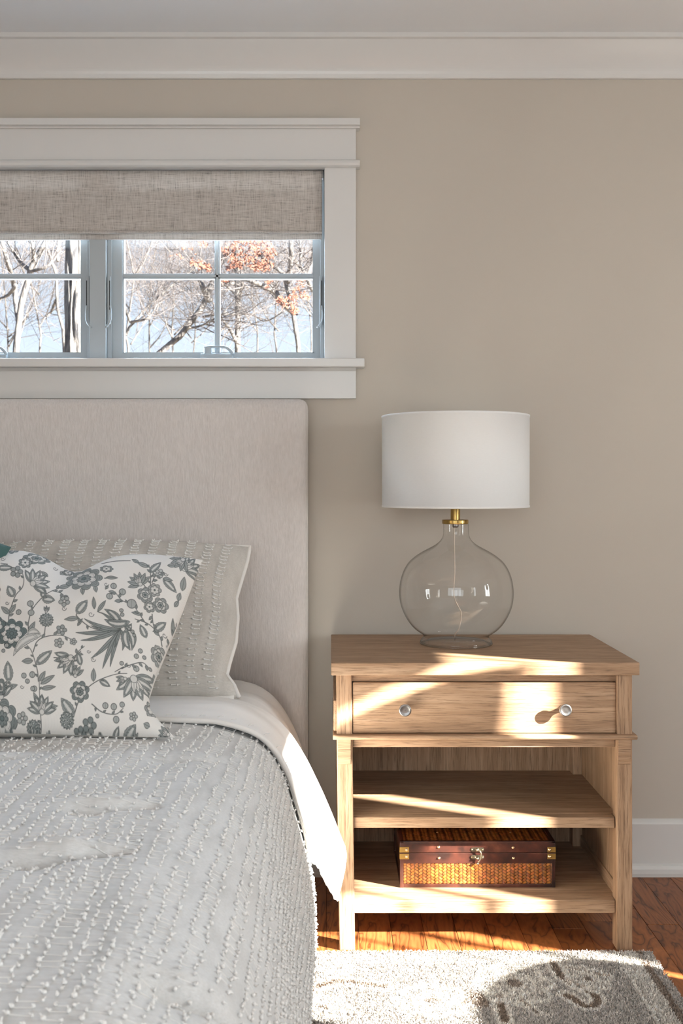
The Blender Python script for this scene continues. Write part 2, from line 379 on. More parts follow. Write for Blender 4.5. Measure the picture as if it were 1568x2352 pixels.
# baseboard with shoe moulding
bb = thing('baseboard_back', ((XL+XR)/2, WY, 0), kind='structure')
obj('board', MB().prism([(WY, 0), (WY-.015, 0), (WY-.015, .148), (WY-.011, .153), (WY-.006, .157), (WY, .160)], XL, XR, 0), M['trim'], bb)
obj('shoe_moulding', MB().prism([(WY-.015, 0), (WY-.030, 0), (WY-.031, .010), (WY-.029, .022), (WY-.024, .030), (WY-.015, .034)], XL, XR, 0), M['trim'], bb)

# ------------------------------------------------------------------ window above the bed
W1 = thing('window_1', ((WX0+WX1)/2, WY, WZ0), kind='structure')
cx0, cx1 = WX0-.091, .072
for a, b_ in ((WX1, cx1), (cx0, WX0)): obj('side_casing', B(a, b_, 2.964, WY+.002, 1.496, 2.052), M['trim'], W1, bevel=.0015)
obj('header_board', B(cx0, cx1, 2.9635, WY+.001, 2.071, 2.168), M['trim'], W1, bevel=.001)
obj('header_cap', MB().prism([(WY, 2.163), (2.955, 2.163), (2.952, 2.167), (2.940, 2.168), (2.940, 2.1865), (WY, 2.1905)], cx0-.011, cx1+.011, 0), M['trim'], W1)
obj('header_bead', MB().prism([(WY, 2.0508), (2.955, 2.0508), (2.948, 2.0535), (2.945, 2.060), (2.947, 2.067), (2.955, 2.0715), (WY, 2.0715)], cx0-.011, cx1+.011, 0), M['trim'], W1)
obj('stool', B(cx0-.026, .096, 2.930, WY+.05, 1.4705, 1.496), M['trim'], W1, bevel=.003)
obj('apron', MB().prism([(WY, 1.383), (2.966, 1.383), (2.966, 1.462), (2.960, 1.466), (2.955, 1.4705), (WY, 1.4705)], cx0, cx1, 0), M['trim'], W1)
jb = MB(); jb.box(WX1-.001, WX1+.02, WY-.002, 3.14, 1.496, WZ1); jb.box(WX0-.02, WX0+.001, WY-.002, 3.14, 1.496, WZ1); jb.box(WX0, WX1, WY-.002, 3.14, WZ1-.001, WZ1+.02); jb.box(WX0, WX1, WY+.05, 3.14, 1.476, 1.4965)
obj('jamb_liner', jb, M['sash'], W1)
obj('mullion', B(-.7085, -.6600, 3.000, 3.13, 1.4965, WZ1), M['sash'], W1, bevel=.0015)
jl = MB(); jl.box(-.660, -.648, 3.02, 3.10, 1.4965, WZ1); jl.box(-.7205, -.7085, 3.02, 3.10, 1.4965, WZ1); jl.box(-.0319, -.0200, 3.015, 3.10, 1.4965, WZ1)
obj('stop', jl, M['sash'], W1, bevel=.001)
def sash(x0, x1, gx0, gx1, mxc):
    s = thing('sash', ((x0+x1)/2, 3.04, 1.498), parent=W1)
    fr = MB(); z0, z1, gz0, gz1 = 1.4975, WZ1-.002, 1.5235, WZ1-.045
    for a, c in ((x0, gx0), (gx1, x1)):
        fr.box(a, c, 3.034, 3.068, z0, z1)
        q = (gx0-.0, gx0+.004) if c == gx0 else (gx1-.004, gx1)
        fr.box(q[0], q[1], 3.040, 3.062, gz0, gz1)
    fr.box(gx0, gx1, 3.034, 3.068, z0, gz0); fr.box(gx0, gx1, 3.034, 3.068, gz1, z1); fr.box(gx0, gx1, 3.040, 3.062, gz0, gz0+.003)
    obj('sash_frame', fr, M['sash'], s)
    obj('pane', B(gx0, gx1, 3.050, 3.054, gz0, gz1), M['pane'], s)
    for nm, (a, c, d, e_) in {'vertical': (mxc-.0078, mxc+.0078, gz0, gz1), 'horizontal': (gx0, gx1, 1.7450, 1.7606)}.items():
        mb = MB(); mb.box(a, c, 3.042, 3.060, d, e_)
        if nm == 'vertical': mb.box(mxc-.004, mxc+.004, 3.037, 3.042, d, e_)
        else: mb.box(a, c, 3.037, 3.042, 1.7490, 1.7566)
        obj('muntin', mb, M['sash'], s, bevel=.0008)
sash(-.648, -.0319, -.6190, -.0505, -.3382)
sash(-1.322, -.7205, -1.293, -.7366-.003, -1.018)
# sash locks: escutcheon slot plate with a hanging lever, one on each side of the mullion and one at the right jamb
def lock(px, Y, sgn):
    xx = at(px, 700, Y)[0]
    h = obj('lock_plate', B(xx-.004, xx+.004, Y-.004, Y+.012, at(0, 745, Y)[2], at(0, 634, Y)[2]), M['sash'], W1, bevel=.001)
    obj('lock_slot', B(xx-.0012+sgn*.003, xx+.0012+sgn*.003, Y-.0048, Y-.003, at(0, 712, Y)[2], at(0, 645, Y)[2]), M['dark'], W1)
    P = [at(px+sgn*3, 702, Y-.006), at(px+sgn*5, 722, Y-.012), at(px+sgn*3, 738, Y-.018), at(px-sgn*5, 750, Y-.024), at(px-sgn*8, 752, Y-.025)]
    mb = MB().tube(catmull(P, 14), [.0022]*10+[.0026, .003, .003, .0024], 8); obj('lock_lever', mb, M['sash'], W1, smooth=True)
lock(250, 3.012, 1); lock(202, 3.012, -1); lock(736, 3.006, 1)
def crank(cx, Y=3.022):
    z = 1.4965; s = Y/F_PX
    X = lambda p: cx+(p-500)*s
    Z = lambda y: CAMZ-(y-HY)*s
    g = obj('crank_base', B(X(462), X(535), Y-.016, Y+.012, z, Z(814)), M['sash'], W1, bevel=.002)
    mb = MB().lathe([(.0, Z(796)), (.011, Z(797)), (.0125, Z(801)), (.0125, Z(812)), (.014, Z(816)), (.0, Z(817))], X(478), Y-.006, 20)
    obj('crank_hub', mb, M['sash'], W1, smooth=True)
    P = [(X(470), Y-.010, Z(799)), (X(495), Y-.014, Z(798)), (X(518), Y-.014, Z(799)), (X(528), Y-.014, Z(805)), (X(537), Y-.016, Z(816))]
    obj('crank_handle', MB().tube(catmull(P, 16), [.0036]*11+[.004, .0048, .0052, .0052, .004], 8), M['sash'], W1, smooth=True)
crank(at(500, 0, 3.022)[0]); crank(at(-17, 0, 3.022)[0])

# ------------------------------------------------------------------ roman shade
RS = thing('roman_shade', (-.68, 3.0, 1.845), 'flat grey-beige linen roman shade pulled up to the top of the window', 'window shade')
def cloth_strip(name, zt, zb, y0, thick, wav, seed, parent, bot_roll=.0):
    nx, nz = 170, 14; xs = np.linspace(WX0+.006, -.0262, nx); V = []
    for side in (0, 1):
        for j in range(nz):
            t = j/(nz-1)
            for i, xx in enumerate(xs):
                wv = noise.noise(Vector((xx*4.2, t*.8, seed)))*wav + .35*wav*noise.noise(Vector((xx*11, t*1.6, seed+5)))
                sag = .0035*noise.noise(Vector((xx*2.3, 7.7, seed)))*t
                z = zt+(zb-zt)*t+sag; y = y0+wv*t**.5+side*thick
                V.append((xx, y, z))
    Fc = []
    for side in (0, 1):
        o0 = side*nx*nz
        for j in range(nz-1):
            for i in range(nx-1):
                q = (o0+j*nx+i, o0+(j+1)*nx+i, o0+(j+1)*nx+i+1, o0+j*nx+i+1); Fc.append(q if side == 0 else q[::-1])
    K = nx*nz
    for i in range(nx-1): Fc.append((i, i+1, K+i+1, K+i)); j = (nz-1)*nx; Fc.append((j+i, K+j+i, K+j+i+1, j+i+1))
    for j in range(nz-1):
        a = j*nx; Fc.append((a, K+a, K+a+nx, a+nx)); a = j*nx+nx-1; Fc.append((a, a+nx, K+a+nx, K+a))
    return obj(name, (np.array(V), Fc), M['shade_linen'], parent, smooth=False)
for q in (cloth_strip('front_panel', 2.0478, 1.869, 2.982, .004, .010, 1.0, RS), cloth_strip('folded_layer', 1.99, 1.8515, 2.998, .008, .006, 2.0, RS)):
    q.data.polygons.foreach_set('use_smooth', [True]*len(q.data.polygons))
obj('headrail', B(WX0+.004, WX1-.004, 2.994, 3.022, 2.030, 2.0535), M['shade_linen'], RS)
hm = MB(); P = [(x_, 2.983+.010*noise.noise(Vector((x_*4.2, .8, 1.0))), 1.8695+.0035*noise.noise(Vector((x_*2.3, 7.7, 1.0)))) for x_ in np.linspace(WX0+.006, -.0262, 120)]
obj('bottom_hem', hm.tube(P, .0045, 6), M['shade_linen'], RS, smooth=True)

# ------------------------------------------------------------------ bed
BED = thing('upholstered_bed', (-.90, 1.9, 0), 'bed with a plain light greige fabric headboard with softly rounded corners', 'bed')
def rounded_slab(x0, x1, z0, z1, rc, y0, y1, puff, nx=150, nz=120):
    "upholstered panel: rounded upper corners, puffed front, soft edges"
    V = []; us = np.concatenate([np.linspace(0, .06, 14)[:-1], np.linspace(.06, .94, 50)[:-1], np.linspace(.94, 1, 14)]); vs = np.concatenate([np.linspace(0, .9, 60)[:-1], np.linspace(.9, 1, 16)])
    nu, nv = len(us), len(vs)
    def edge(u, vv):
        zz = z0+(z1-z0)*vv; l, r = x0, x1; d = zz-(z1-rc)
        if d > 0: o_ = rc-math.sqrt(max(rc*rc-d*d, 0)); l += o_; r -= o_
        return l+(r-l)*u, zz
    for sd in (0, 1):
        for vv in vs:
            for u in us:
                X, Z = edge(u, vv)
                dd = min(X-x0, x1-X, z1-Z); dd = max(dd, 0); f = 1-math.exp(-dd/.012)
                wob = .0015*noise.noise(Vector((X*5, Z*5, 3)))
                y = (y0+puff*(1-f)+wob) if sd == 0 else y1
                V.append((X, y, Z+.0012*noise.noise(Vector((X*14, 0, 1)))*(vv > .98)))
    Fc = []; K = nu*nv
    for j in range(nv-1):
        for i in range(nu-1):
            a = j*nu+i; Fc.append((a, a+1, a+nu+1, a+nu)); Fc.append((K+a, K+a+nu, K+a+nu+1, K+a+1))
    for j in range(nv-1):
        a = j*nu; Fc.append((a, a+nu, K+a+nu, K+a)); a += nu-1; Fc.append((a, K+a, K+a+nu, a+nu))
    for i in range(nu-1): a = (nv-1)*nu+i; Fc.append((a, a+1, K+a+1, K+a))
    return np.array(V), Fc
HB = rounded_slab(-1.745, -.0655, .06, 1.374, .024, 2.868, 2.960, .018)
obj('headboard', HB, M['headboard'], BED, smooth=True)
P = [(-.0675, 2.886, .07)]+[(-.0675, 2.886, z_) for z_ in np.linspace(.2, 1.345, 12)]+[(-.0675-.022*(1-math.cos(a)), 2.886, 1.350+.022*math.sin(a)) for a in (.4, .8, 1.2, 1.57)]+[(x_, 2.886, 1.3725) for x_ in np.linspace(-.2, -1.70, 10)]
obj('welt', MB().tube(P, .0022, 6), M['headboard'], BED, smooth=True)
for xa, xb in ((-.125, -.09), (-1.72, -1.685)): obj('side_rail', B(xa, xb, .80, 2.87, .08, .28), M['headboard'], BED, bevel=.006)
obj('footboard', B(-1.72, -.09, .78, .82, .08, .30), M['headboard'], BED, bevel=.008)
for lx in (-.14, -1.69):
    for ly in (.85, 2.80): obj('leg', B(lx-.02, lx+.02, ly-.02, ly+.02, 0, .10), M['oak_z'], BED, bevel=.003)
obj('slat_base', B(-1.68, -.13, .84, 2.86, .24, .28), M['oak_x'], BED)

def surf_grid(fn, ss, ts):
    V = np.array([[fn(s, t) for t in ts] for s in ss]); ns, ntt = len(ss), len(ts)
    idx = np.arange(ns*ntt).reshape(ns, ntt); Fc = np.stack([idx[:-1, :-1], idx[:-1, 1:], idx[1:, 1:], idx[1:, :-1]], -1).reshape(-1, 4)
    return V, Fc
def solid_grid(V, Fc, th, flip=1):
    "give a cloth grid a thickness: V (ns,nt,3)"
    du = np.gradient(V, axis=0); dv = np.gradient(V, axis=1); n = np.cross(dv, du); n /= np.linalg.norm(n, axis=2, keepdims=True)+1e-12; n *= flip
    ns, nt_ = V.shape[:2]; A = V.reshape(-1, 3); Bk = (V-n*th).reshape(-1, 3); K = len(A); idx = np.arange(K).reshape(ns, nt_)
    quads = [Fc, Fc[:, ::-1]+K]
    for e_, r_ in ((idx[0], 1), (idx[-1], 0), (idx[:, 0], 0), (idx[:, -1], 1)):
        q = np.stack([e_[:-1], e_[1:], e_[1:]+K, e_[:-1]+K], -1); quads.append(q if r_ else q[:, ::-1])
    return np.vstack([A, Bk]), np.vstack(quads), n

class Section:
    "bed cover cross-sections: right half profile (x,z) given at several depths; mirrored on the left about the bed's middle"
    def __init__(s, keys, n=90, flat_x=-.30):
        s.Y = [k for k, _ in keys]; s.P = [catmull(p, n) for _, p in keys]; s.n = n
    def at(s, Y, w):
        i = 0
        while i < len(s.Y)-2 and Y > s.Y[i+1]: i += 1
        a = min(max((Y-s.Y[i])/(s.Y[i+1]-s.Y[i]), 0), 1); a = a*a*(3-2*a); f = w*(s.n-1); k = min(int(f), s.n-2); g = f-k
        p0 = s.P[i][k]*(1-g)+s.P[i][k+1]*g; p1 = s.P[i+1][k]*(1-g)+s.P[i+1][k+1]*g
        return p0*(1-a)+p1*a
BX = -.905
# mattress with fitted sheet
MS = Section([(.80, [(-.9,.50),(-.6,.50),(-.30,.50),(-.22,.495),(-.16,.46),(-.14,.40),(-.135,.30)]),
              (.95, [(-.9,.585),(-.6,.585),(-.30,.585),(-.23,.58),(-.17,.54),(-.14,.46),(-.13,.30)]),
              (2.60, [(-.9,.590),(-.6,.590),(-.30,.590),(-.22,.585),(-.165,.545),(-.135,.48),(-.125,.30)]),
              (2.80, [(-.9,.603),(-.6,.603),(-.30,.600),(-.235,.594),(-.183,.573),(-.142,.525),(-.105,.455),(-.085,.385),(-.080,.30)]),
              (2.855, [(-.9,.590),(-.6,.590),(-.30,.588),(-.235,.582),(-.185,.560),(-.145,.515),(-.108,.450),(-.088,.38),(-.085,.30)])])
def mirror_section(sec, Y, ts):
    pts = []
    for t in ts:
        if t >= 0: p = sec.at(Y, t); pts.append((p[0], p[1]))
        else: p = sec.at(Y, -t); pts.append((2*BX-p[0], p[1]))
    return pts
ts = np.linspace(-1, 1, 161); ys = np.linspace(.80, 2.855, 90)
V = np.array([[(x_, y_, z_+.002*noise.noise(Vector((x_*6, y_*6, 2)))) for x_, z_ in mirror_section(MS, y_, ts)] for y_ in ys])
idx = np.arange(V.shape[0]*V.shape[1]).reshape(V.shape[:2]); Fc = np.stack([idx[:-1,:-1], idx[:-1,1:], idx[1:,1:], idx[1:,:-1]], -1).reshape(-1, 4)
Vm = V.reshape(-1, 3); FF = [tuple(q) for q in Fc]; e0 = [int(i) for i in idx[0]]; e1 = [int(i) for i in idx[-1]]
FF += [tuple(e0[::-1]), tuple(e1)]; FF += [tuple([int(i) for i in idx[:, 0]])+tuple([int(i) for i in idx[::-1, -1]])]
tag(obj('mattress', (Vm, FF), M['sheet'], smooth=True), 'mattress in a smooth white fitted sheet, showing between headboard and comforter', 'mattress')

# top sheet: white folds hanging beside the mattress near the headboard
SS = Section([(2.44, [(-.9,.606),(-.6,.606),(-.30,.604),(-.20,.597),(-.14,.56),(-.10,.50),(-.075,.42),(-.06,.34),(-.06,.24)]),
              (2.72, [(-.9,.609),(-.6,.609),(-.30,.606),(-.225,.600),(-.170,.580),(-.125,.530),(-.085,.450),(-.068,.36),(-.07,.22)])])
ts = np.linspace(-1, 1, 260); ys = np.linspace(2.40, 2.72, 44); V = []
for y_ in ys:
    row = []
    for t, (x_, z_) in zip(ts, mirror_section(SS, y_, ts)):
        hang = max(0, (abs(t)-.55)/.45); fold = .006*hang*math.sin(y_*62+t*6+2*noise.noise(Vector((y_*6, t*3, 0))))
        row.append((x_+fold*(1 if t > 0 else -1), y_+.010*hang*noise.noise(Vector((t*5, 0, 1))), z_+.004*noise.noise(Vector((x_*9, y_*9, 4)))+.002*noise.noise(Vector((x_*3, y_*40, 4)))+.003))
    V.append(row)
V = np.array(V); idx = np.arange(V.shape[0]*V.shape[1]).reshape(V.shape[:2]); Fc = np.stack([idx[:-1,:-1], idx[:-1,1:], idx[1:,1:], idx[1:,:-1]], -1).reshape(-1, 4)
V2, F2, _ = solid_grid(V, Fc, .003)
tag(obj('top_sheet', (V2, F2), M['sheet'], smooth=True), 'thin white top sheet tucked over the mattress side just behind the turned-back comforter', 'sheet')

# comforter: tufted top, turned-back plain cuff with piping, tufts
CS = Section([(.60, [(-.9,.40),(-.6,.40),(-.30,.40),(-.20,.39),(-.12,.36),(-.08,.30),(-.06,.25),(-.05,.20),(-.05,.16)]),
              (.78, [(-.9,.60),(-.6,.60),(-.30,.60),(-.20,.585),(-.12,.54),(-.075,.46),(-.05,.36),(-.04,.24),(-.045,.15)]),
              (1.0, [(-.9,.648),(-.6,.646),(-.30,.636),(-.20,.622),(-.12,.575),(-.072,.49),(-.045,.38),(-.036,.25),(-.042,.14)]),
              (1.6, [(-.9,.652),(-.6,.650),(-.30,.638),(-.21,.624),(-.135,.580),(-.085,.50),(-.055,.39),(-.034,.27),(-.034,.15)]),
              (2.19, [(-.9,.628),(-.6,.628),(-.30,.626),(-.225,.618),(-.150,.588),(-.103,.526),(-.075,.442),(-.054,.360),(-.033,.250),(-.031,.13)])])
DIMP = [(-.392, 1.345, .020, .045), (-.372, 1.545, .014, .038), (-.17, 1.06, .014, .05), (-.62, 1.45, .012, .06), (-.66, 1.80, .012, .06), (-.30, 1.86, .006, .05)]
def comf(s, t):
    x_, z_ = (CS.at(s, t) if t >= 0 else CS.at(s, -t)); sg = 1
    if t < 0: x_ = 2*BX-x_; sg = -1
    side = max(0.0, min(1.0, (abs(t)-.62)/.25)); top = 1-side
    n1 = noise.noise(Vector((x_*3.1, s*2.7, z_*3.0+1)))*.010 + noise.noise(Vector((x_*9, s*6, z_*9)))*.0045 + noise.noise(Vector((x_*7, s*26, z_*8)))*.0016
    ck = 0
    for dx, dy, am, wd in DIMP:
        rx, ry = x_-dx, s-dy; d2 = (rx*rx+ry*ry)/(wd*wd)
        if d2 < 9:
            ck -= am*math.exp(-d2*1.6)
            l_ = (rx*.8+ry*.35); q = (ry*.94-rx*.34); ck -= am*1.1*math.exp(-(q/.008)**2)*math.exp(-((l_-.05)/.05)**2); ck += am*.7*math.exp(-((q-.03)/.02)**2)*math.exp(-((l_-.03)/.06)**2)
    y_ = s
    z_ += top*(n1+ck)+side*.002*n1
    x_ += sg*side*(.35*n1+.010*noise.noise(Vector((s*3.3, z_*5, 8)))-.004)
    return (x_, y_, z_)
# column grid: dense on the visible right half
ts = np.concatenate([np.linspace(-1, 0, 50)[:-1], np.linspace(0, 1, 260)]); ss = np.linspace(.60, 2.24, 420)
V, Fc = surf_grid(comf, ss, ts); COMFV = V.copy()
# round the foot edge down
for i, s in enumerate(ss):
    if s < .80: pass
V2, F2, CN = solid_grid(V, Fc, .018)
CF = thing('comforter', (BX, 1.4, .13), 'off-white comforter with rows of raised white tufts, head edge turned back', 'comforter')
obj('tufted_top', (V2, F2), M['comforter'], CF, smooth=True)
def csample(s, t):
    p = Vector(comf(s, t)); a = Vector(comf(s+.004, t)); b_ = Vector(comf(s, min(t+.004, .999))); b0 = Vector(comf(s, t-.004))
    n = (b_-b0).cross(a-p); n.normalize()
    return p, n, (b_-b0).normalized()
tu = MB(); rT = random.Random(3)
# arc-length table of the visible half
arc = np.array([comf(1.7, t) for t in np.linspace(0, 1, 300)]); al = np.r_[0, np.cumsum(np.linalg.norm(np.diff(arc, axis=0), axis=1))]
def t_of(l): return float(np.interp(l, al, np.linspace(0, 1, 300)))
pitch = .039; ncol = int(al[-1]/pitch)
def knot(mb, p, n, ax, r, rn):
    c = p+n*r*.75; mb.blob(c, r, (rn.uniform(.75, 1.2), rn.uniform(.8, 1.3), rn.uniform(.7, 1.1)))
    d = (n*rn.uniform(.5, 1)+ax*rn.uniform(-1, 1)+Vector((0, rn.uniform(-1, 1), 0))).normalized()
    mb.tube([p, p+d*r*1.5+n*r*.6, p+d*r*2.3+n*r*.1], [r*.42, r*.36, r*.2], 4, cap=False)
for k in range(2, ncol+1):
    base = k*pitch
    s = .93+rT.uniform(0, .01)
    while s < 2.215:
        drift = .010*math.sin(s*4+k*.7)+.004*noise.noise(Vector((s*7, k*3.3, 0)))
        l1 = base+drift+rT.uniform(-.0025, .0025); l2 = l1+.019+rT.uniform(-.002, .002)
        if l2 < al[-1]-.004 and not (rT.random() < .03):
            pts = []
            for li in (l1, l2):
                p, n, ax = csample(s+rT.uniform(-.0025, .0025), t_of(li)); rr_ = rT.uniform(.0019, .0031)
                knot(tu, p, n, ax, rr_, rT); pts.append((p, n))
            mid = (pts[0][0]+pts[1][0])/2+pts[0][1]*.0010
            if rT.random() < .65: tu.tube([pts[0][0]+pts[0][1]*.0001, mid-pts[0][1]*.0008, pts[1][0]+pts[1][1]*.0001], .00065, 4, cap=False)
        s += rT.uniform(.0112, .0145)
obj('tufts', tu, M['yarn'], CF, smooth=True, kind='stuff')

# turned-back cuff: plain reverse side, from the piped hem at Y 2.18 to the fold at Y 2.5, hanging to a point on the right
KS = Section([(2.165, [(-.9,.640),(-.6,.640),(-.30,.637),(-.222,.630),(-.146,.600),(-.098,.538),(-.069,.455),(-.050,.385),(-.044,.345)]),
              (2.30, [(-.9,.645),(-.6,.645),(-.30,.643),(-.215,.634),(-.140,.590),(-.095,.520),(-.062,.430),(-.034,.345),(-.020,.275)]),
              (2.42, [(-.9,.630),(-.6,.630),(-.30,.628),(-.190,.614),(-.118,.570),(-.068,.500),(-.028,.420),(.000,.355),(.021,.300),(.034,.262),(.029,.215),(.013,.152)]),
              (2.475, [(-.9,.617),(-.6,.617),(-.30,.615),(-.195,.602),(-.125,.558),(-.078,.490),(-.042,.410),(-.016,.345),(.000,.30),(.010,.268),(.006,.24)]),
              (2.50, [(-.9,.610),(-.6,.610),(-.30,.608),(-.20,.597),(-.135,.553),(-.092,.49),(-.060,.42),(-.040,.36),(-.025,.31),(-.018,.28),(-.02,.26)])])
def cuff(s, t):
    x_, z_ = (KS.at(s, abs(t)));
    if t < 0: x_ = 2*BX-x_
    hang = max(0, (abs(t)-.5)/.5); sg = 1 if t > 0 else -1
    y_ = s + .012*hang*noise.noise(Vector((t*6, s*4, 3)))
    x_ += sg*hang*.0035*math.sin(s*48+t*5)
    z_ += .004*(1-hang)*noise.noise(Vector((x_*5, s*9, 6)))+.0018*noise.noise(Vector((x_*8, s*34, 6)))*(1-hang)
    if abs(t) > .97: z_ += .006*noise.noise(Vector((s*60, 0, 9)))*(abs(t)-.97)/.03
    return (x_, y_, z_)
ts = np.concatenate([np.linspace(-1, 0, 60)[:-1], np.linspace(0, 1, 170)]); ss = np.linspace(2.165, 2.50, 60)
V, Fc = surf_grid(cuff, ss, ts); V2, F2, _ = solid_grid(V, Fc, .010)
obj('turned_back_cuff', (V2, F2), M['sheet'], CF, smooth=True, label='plain white reverse side, its corner hanging in the sun')
P = [tuple(Vector(cuff(2.165, t))+Vector((0, -.004, -.003))) for t in np.linspace(-1, .985, 200)]
obj('piping', MB().tube(P, .0058, 8), M['cream'], CF, smooth=True, label='cream corded piping along the turned-back edge')
tf = MB()
for k in range(70):                                   # ravelled tuft ends peeping out at the hanging hem
    s = 2.18+.29*k/69; p = Vector(cuff(s, .995)); 
    for _ in range(3): q = p+Vector((rT.uniform(-.004, .004), rT.uniform(-.004, .002), rT.uniform(-.008, .0))); tf.blob(q, rT.uniform(.002, .0034), (1, 1, rT.uniform(.8, 1.4)))
for k in range(24):
    t = .0+.88*k/24; p = Vector(cuff(2.176, t))+Vector((0, 0, .004)); tf.tube([p, p+Vector((.006, .004, .0025)), p+Vector((.011, .007, 0))], .0012, 4)
obj('hem_tufts', tf, M['yarn'], CF, smooth=True, kind='stuff')

# ------------------------------------------------------------------ pillows
def pillow_fn(W, T, bot, up, n, chop=0, edge_r=None, edge_l=None, tiltz=0, seed=0, wr=.004, roll=0, pw=.5):
    up = np.array(up, float); n = np.array(n, float); n /= np.linalg.norm(n); r = np.array([1., 0, 0]); H = np.linalg.norm(up); uh = up/H
    if roll: r2 = r*math.cos(roll)+uh*math.sin(roll); uh = -r*math.sin(roll)+uh*math.cos(roll); r = r2
    bot = np.array(bot, float)
    def fn(u, v, side):
        u = np.asarray(u, float); v = np.asarray(v, float)
        h = (v+1)/2
        xx = u*W/2
        if edge_r is not None: xx = xx+np.where(u > 0, np.interp(1-h, *edge_r)*np.abs(u)**2.5, 0)
        if edge_l is not None: xx = xx-np.where(u < 0, np.interp(1-h, *edge_l)*np.abs(u)**2.5, 0)
        hh = H*h
        hh = hh - (chop*np.exp(-(u/.30)**2)*np.clip(v, 0, 1)**1.5)*H
        hh = hh + .02*H*(1-u*u)*(1 if chop == 0 else 0)*np.clip(v, -1, 1)*-1*(-1)
        th = T/2*(np.clip((1-np.abs(u)**2.6)*(1-np.abs(v)**2.6), 0, 1))**pw
        if chop: th = th*(1-.40*np.exp(-(u/.16)**2)*np.clip(v+.1, 0, 1))
        wrk = wr*(np.sin(u*5.1+v*3.3+seed)*np.sin(v*4.7-u*2+seed*2)+.5*np.sin(u*13+v*7+seed)*np.sin(v*11+u*4))*(1-np.maximum(np.abs(u), np.abs(v))**4)
        th = th+wrk*(side > 0)
        p = bot+xx[..., None]*r+hh[..., None]*uh+(side*th)[..., None]*n
        p[..., 2] += tiltz*(-u)
        return p
    return fn
def pillow_mesh(fn, nu, nv, side=1):
    u = np.linspace(-1, 1, nu); v = np.linspace(-1, 1, nv); U, Vv = np.meshgrid(u, v)
    P = fn(U, Vv, side); idx = np.arange(nu*nv).reshape(nv, nu)
    Fc = np.stack([idx[:-1,:-1], idx[:-1,1:], idx[1:,1:], idx[1:,:-1]], -1).reshape(-1, 4)
    if side < 0: Fc = Fc[:, ::-1]
    return P.reshape(-1, 3), Fc, U.ravel(), Vv.ravel()
def both(fn, nu, nv, bu=60, bv=50):
    a, fa, U, Vv = pillow_mesh(fn, nu, nv, 1); b_, fb, _, _ = pillow_mesh(fn, bu, bv, -1)
    return np.vstack([a, b_]), np.vstack([fa, fb+len(a)]), U, Vv, len(b_)

# sham
SHu = (0, .33, .341); SHn = (0, -.70, .68)
edr = ([0, .10, .25, .37, .50, .66, .80, .87, .93, 1], [0, -.004, -.016, -.026, -.018, -.018, -.030, -.034, -.014, 0])
SH = pillow_fn(.76, .17, (-.601, 2.455, .622), SHu, SHn, edge_r=edr, edge_l=edr, seed=1.3, wr=.0055)
V, Fc, U, Vv, nb = both(SH, 220, 170)
PS = thing('pillow_sham', (-.60, 2.46, .60), 'beige tufted sham pillow with piped edge leaning on headboard, behind the floral cushion', 'pillow')
obj('pillow_body', (V, Fc), M['sham'], PS, smooth=True)
def s1(u, v): return Vector(SH(np.array([u]), np.array([v]), 1)[0])
def s1n(u, v):
    a = s1(u+.01, v)-s1(u-.01, v); b_ = s1(u, v+.01)-s1(u, v-.01); n = a.cross(b_); n.normalize(); return n, a.normalized()
P = [tuple(s1(1, v)) for v in np.linspace(-1, 1, 60)]+[tuple(s1(u, 1)) for u in np.linspace(.97, -1, 60)]+[tuple(s1(-1, v)) for v in np.linspace(.97, -1, 40)]+[tuple(s1(u, -1)) for u in np.linspace(-.97, .97, 60)]
obj('piping', MB().tube(P, .0058, 7), M['cream'], PS, smooth=True)
tu = MB(); W_, H_ = .76, .4745
col = -W_/2+.03
while col < W_/2-.03:
    z_ = -H_/2+.012+rT.uniform(0, .01)
    while z_ < H_/2-.008:
        for g in range(3):
            zz = z_+g*.0125+rT.uniform(-.001, .001)
            if zz > H_/2-.006: break
            k1, k2 = col+rT.uniform(-.002, .002), col+.017+rT.uniform(-.002, .002); u1, u2 = k1*2/W_, k2*2/W_; vv = zz*2/H_
            pr = []
            for uu in (u1, u2):
                n, ax = s1n(uu, vv); p = s1(uu, vv); knot(tu, p, n, ax, rT.uniform(.0024, .0033), rT); pr.append(p+n*.0008)
            tu.tube(pr, .0015, 4, cap=False)
        z_ += .0405
    col += .0475
obj('tufts', tu, M['yarn'], PS, smooth=True, kind='stuff')

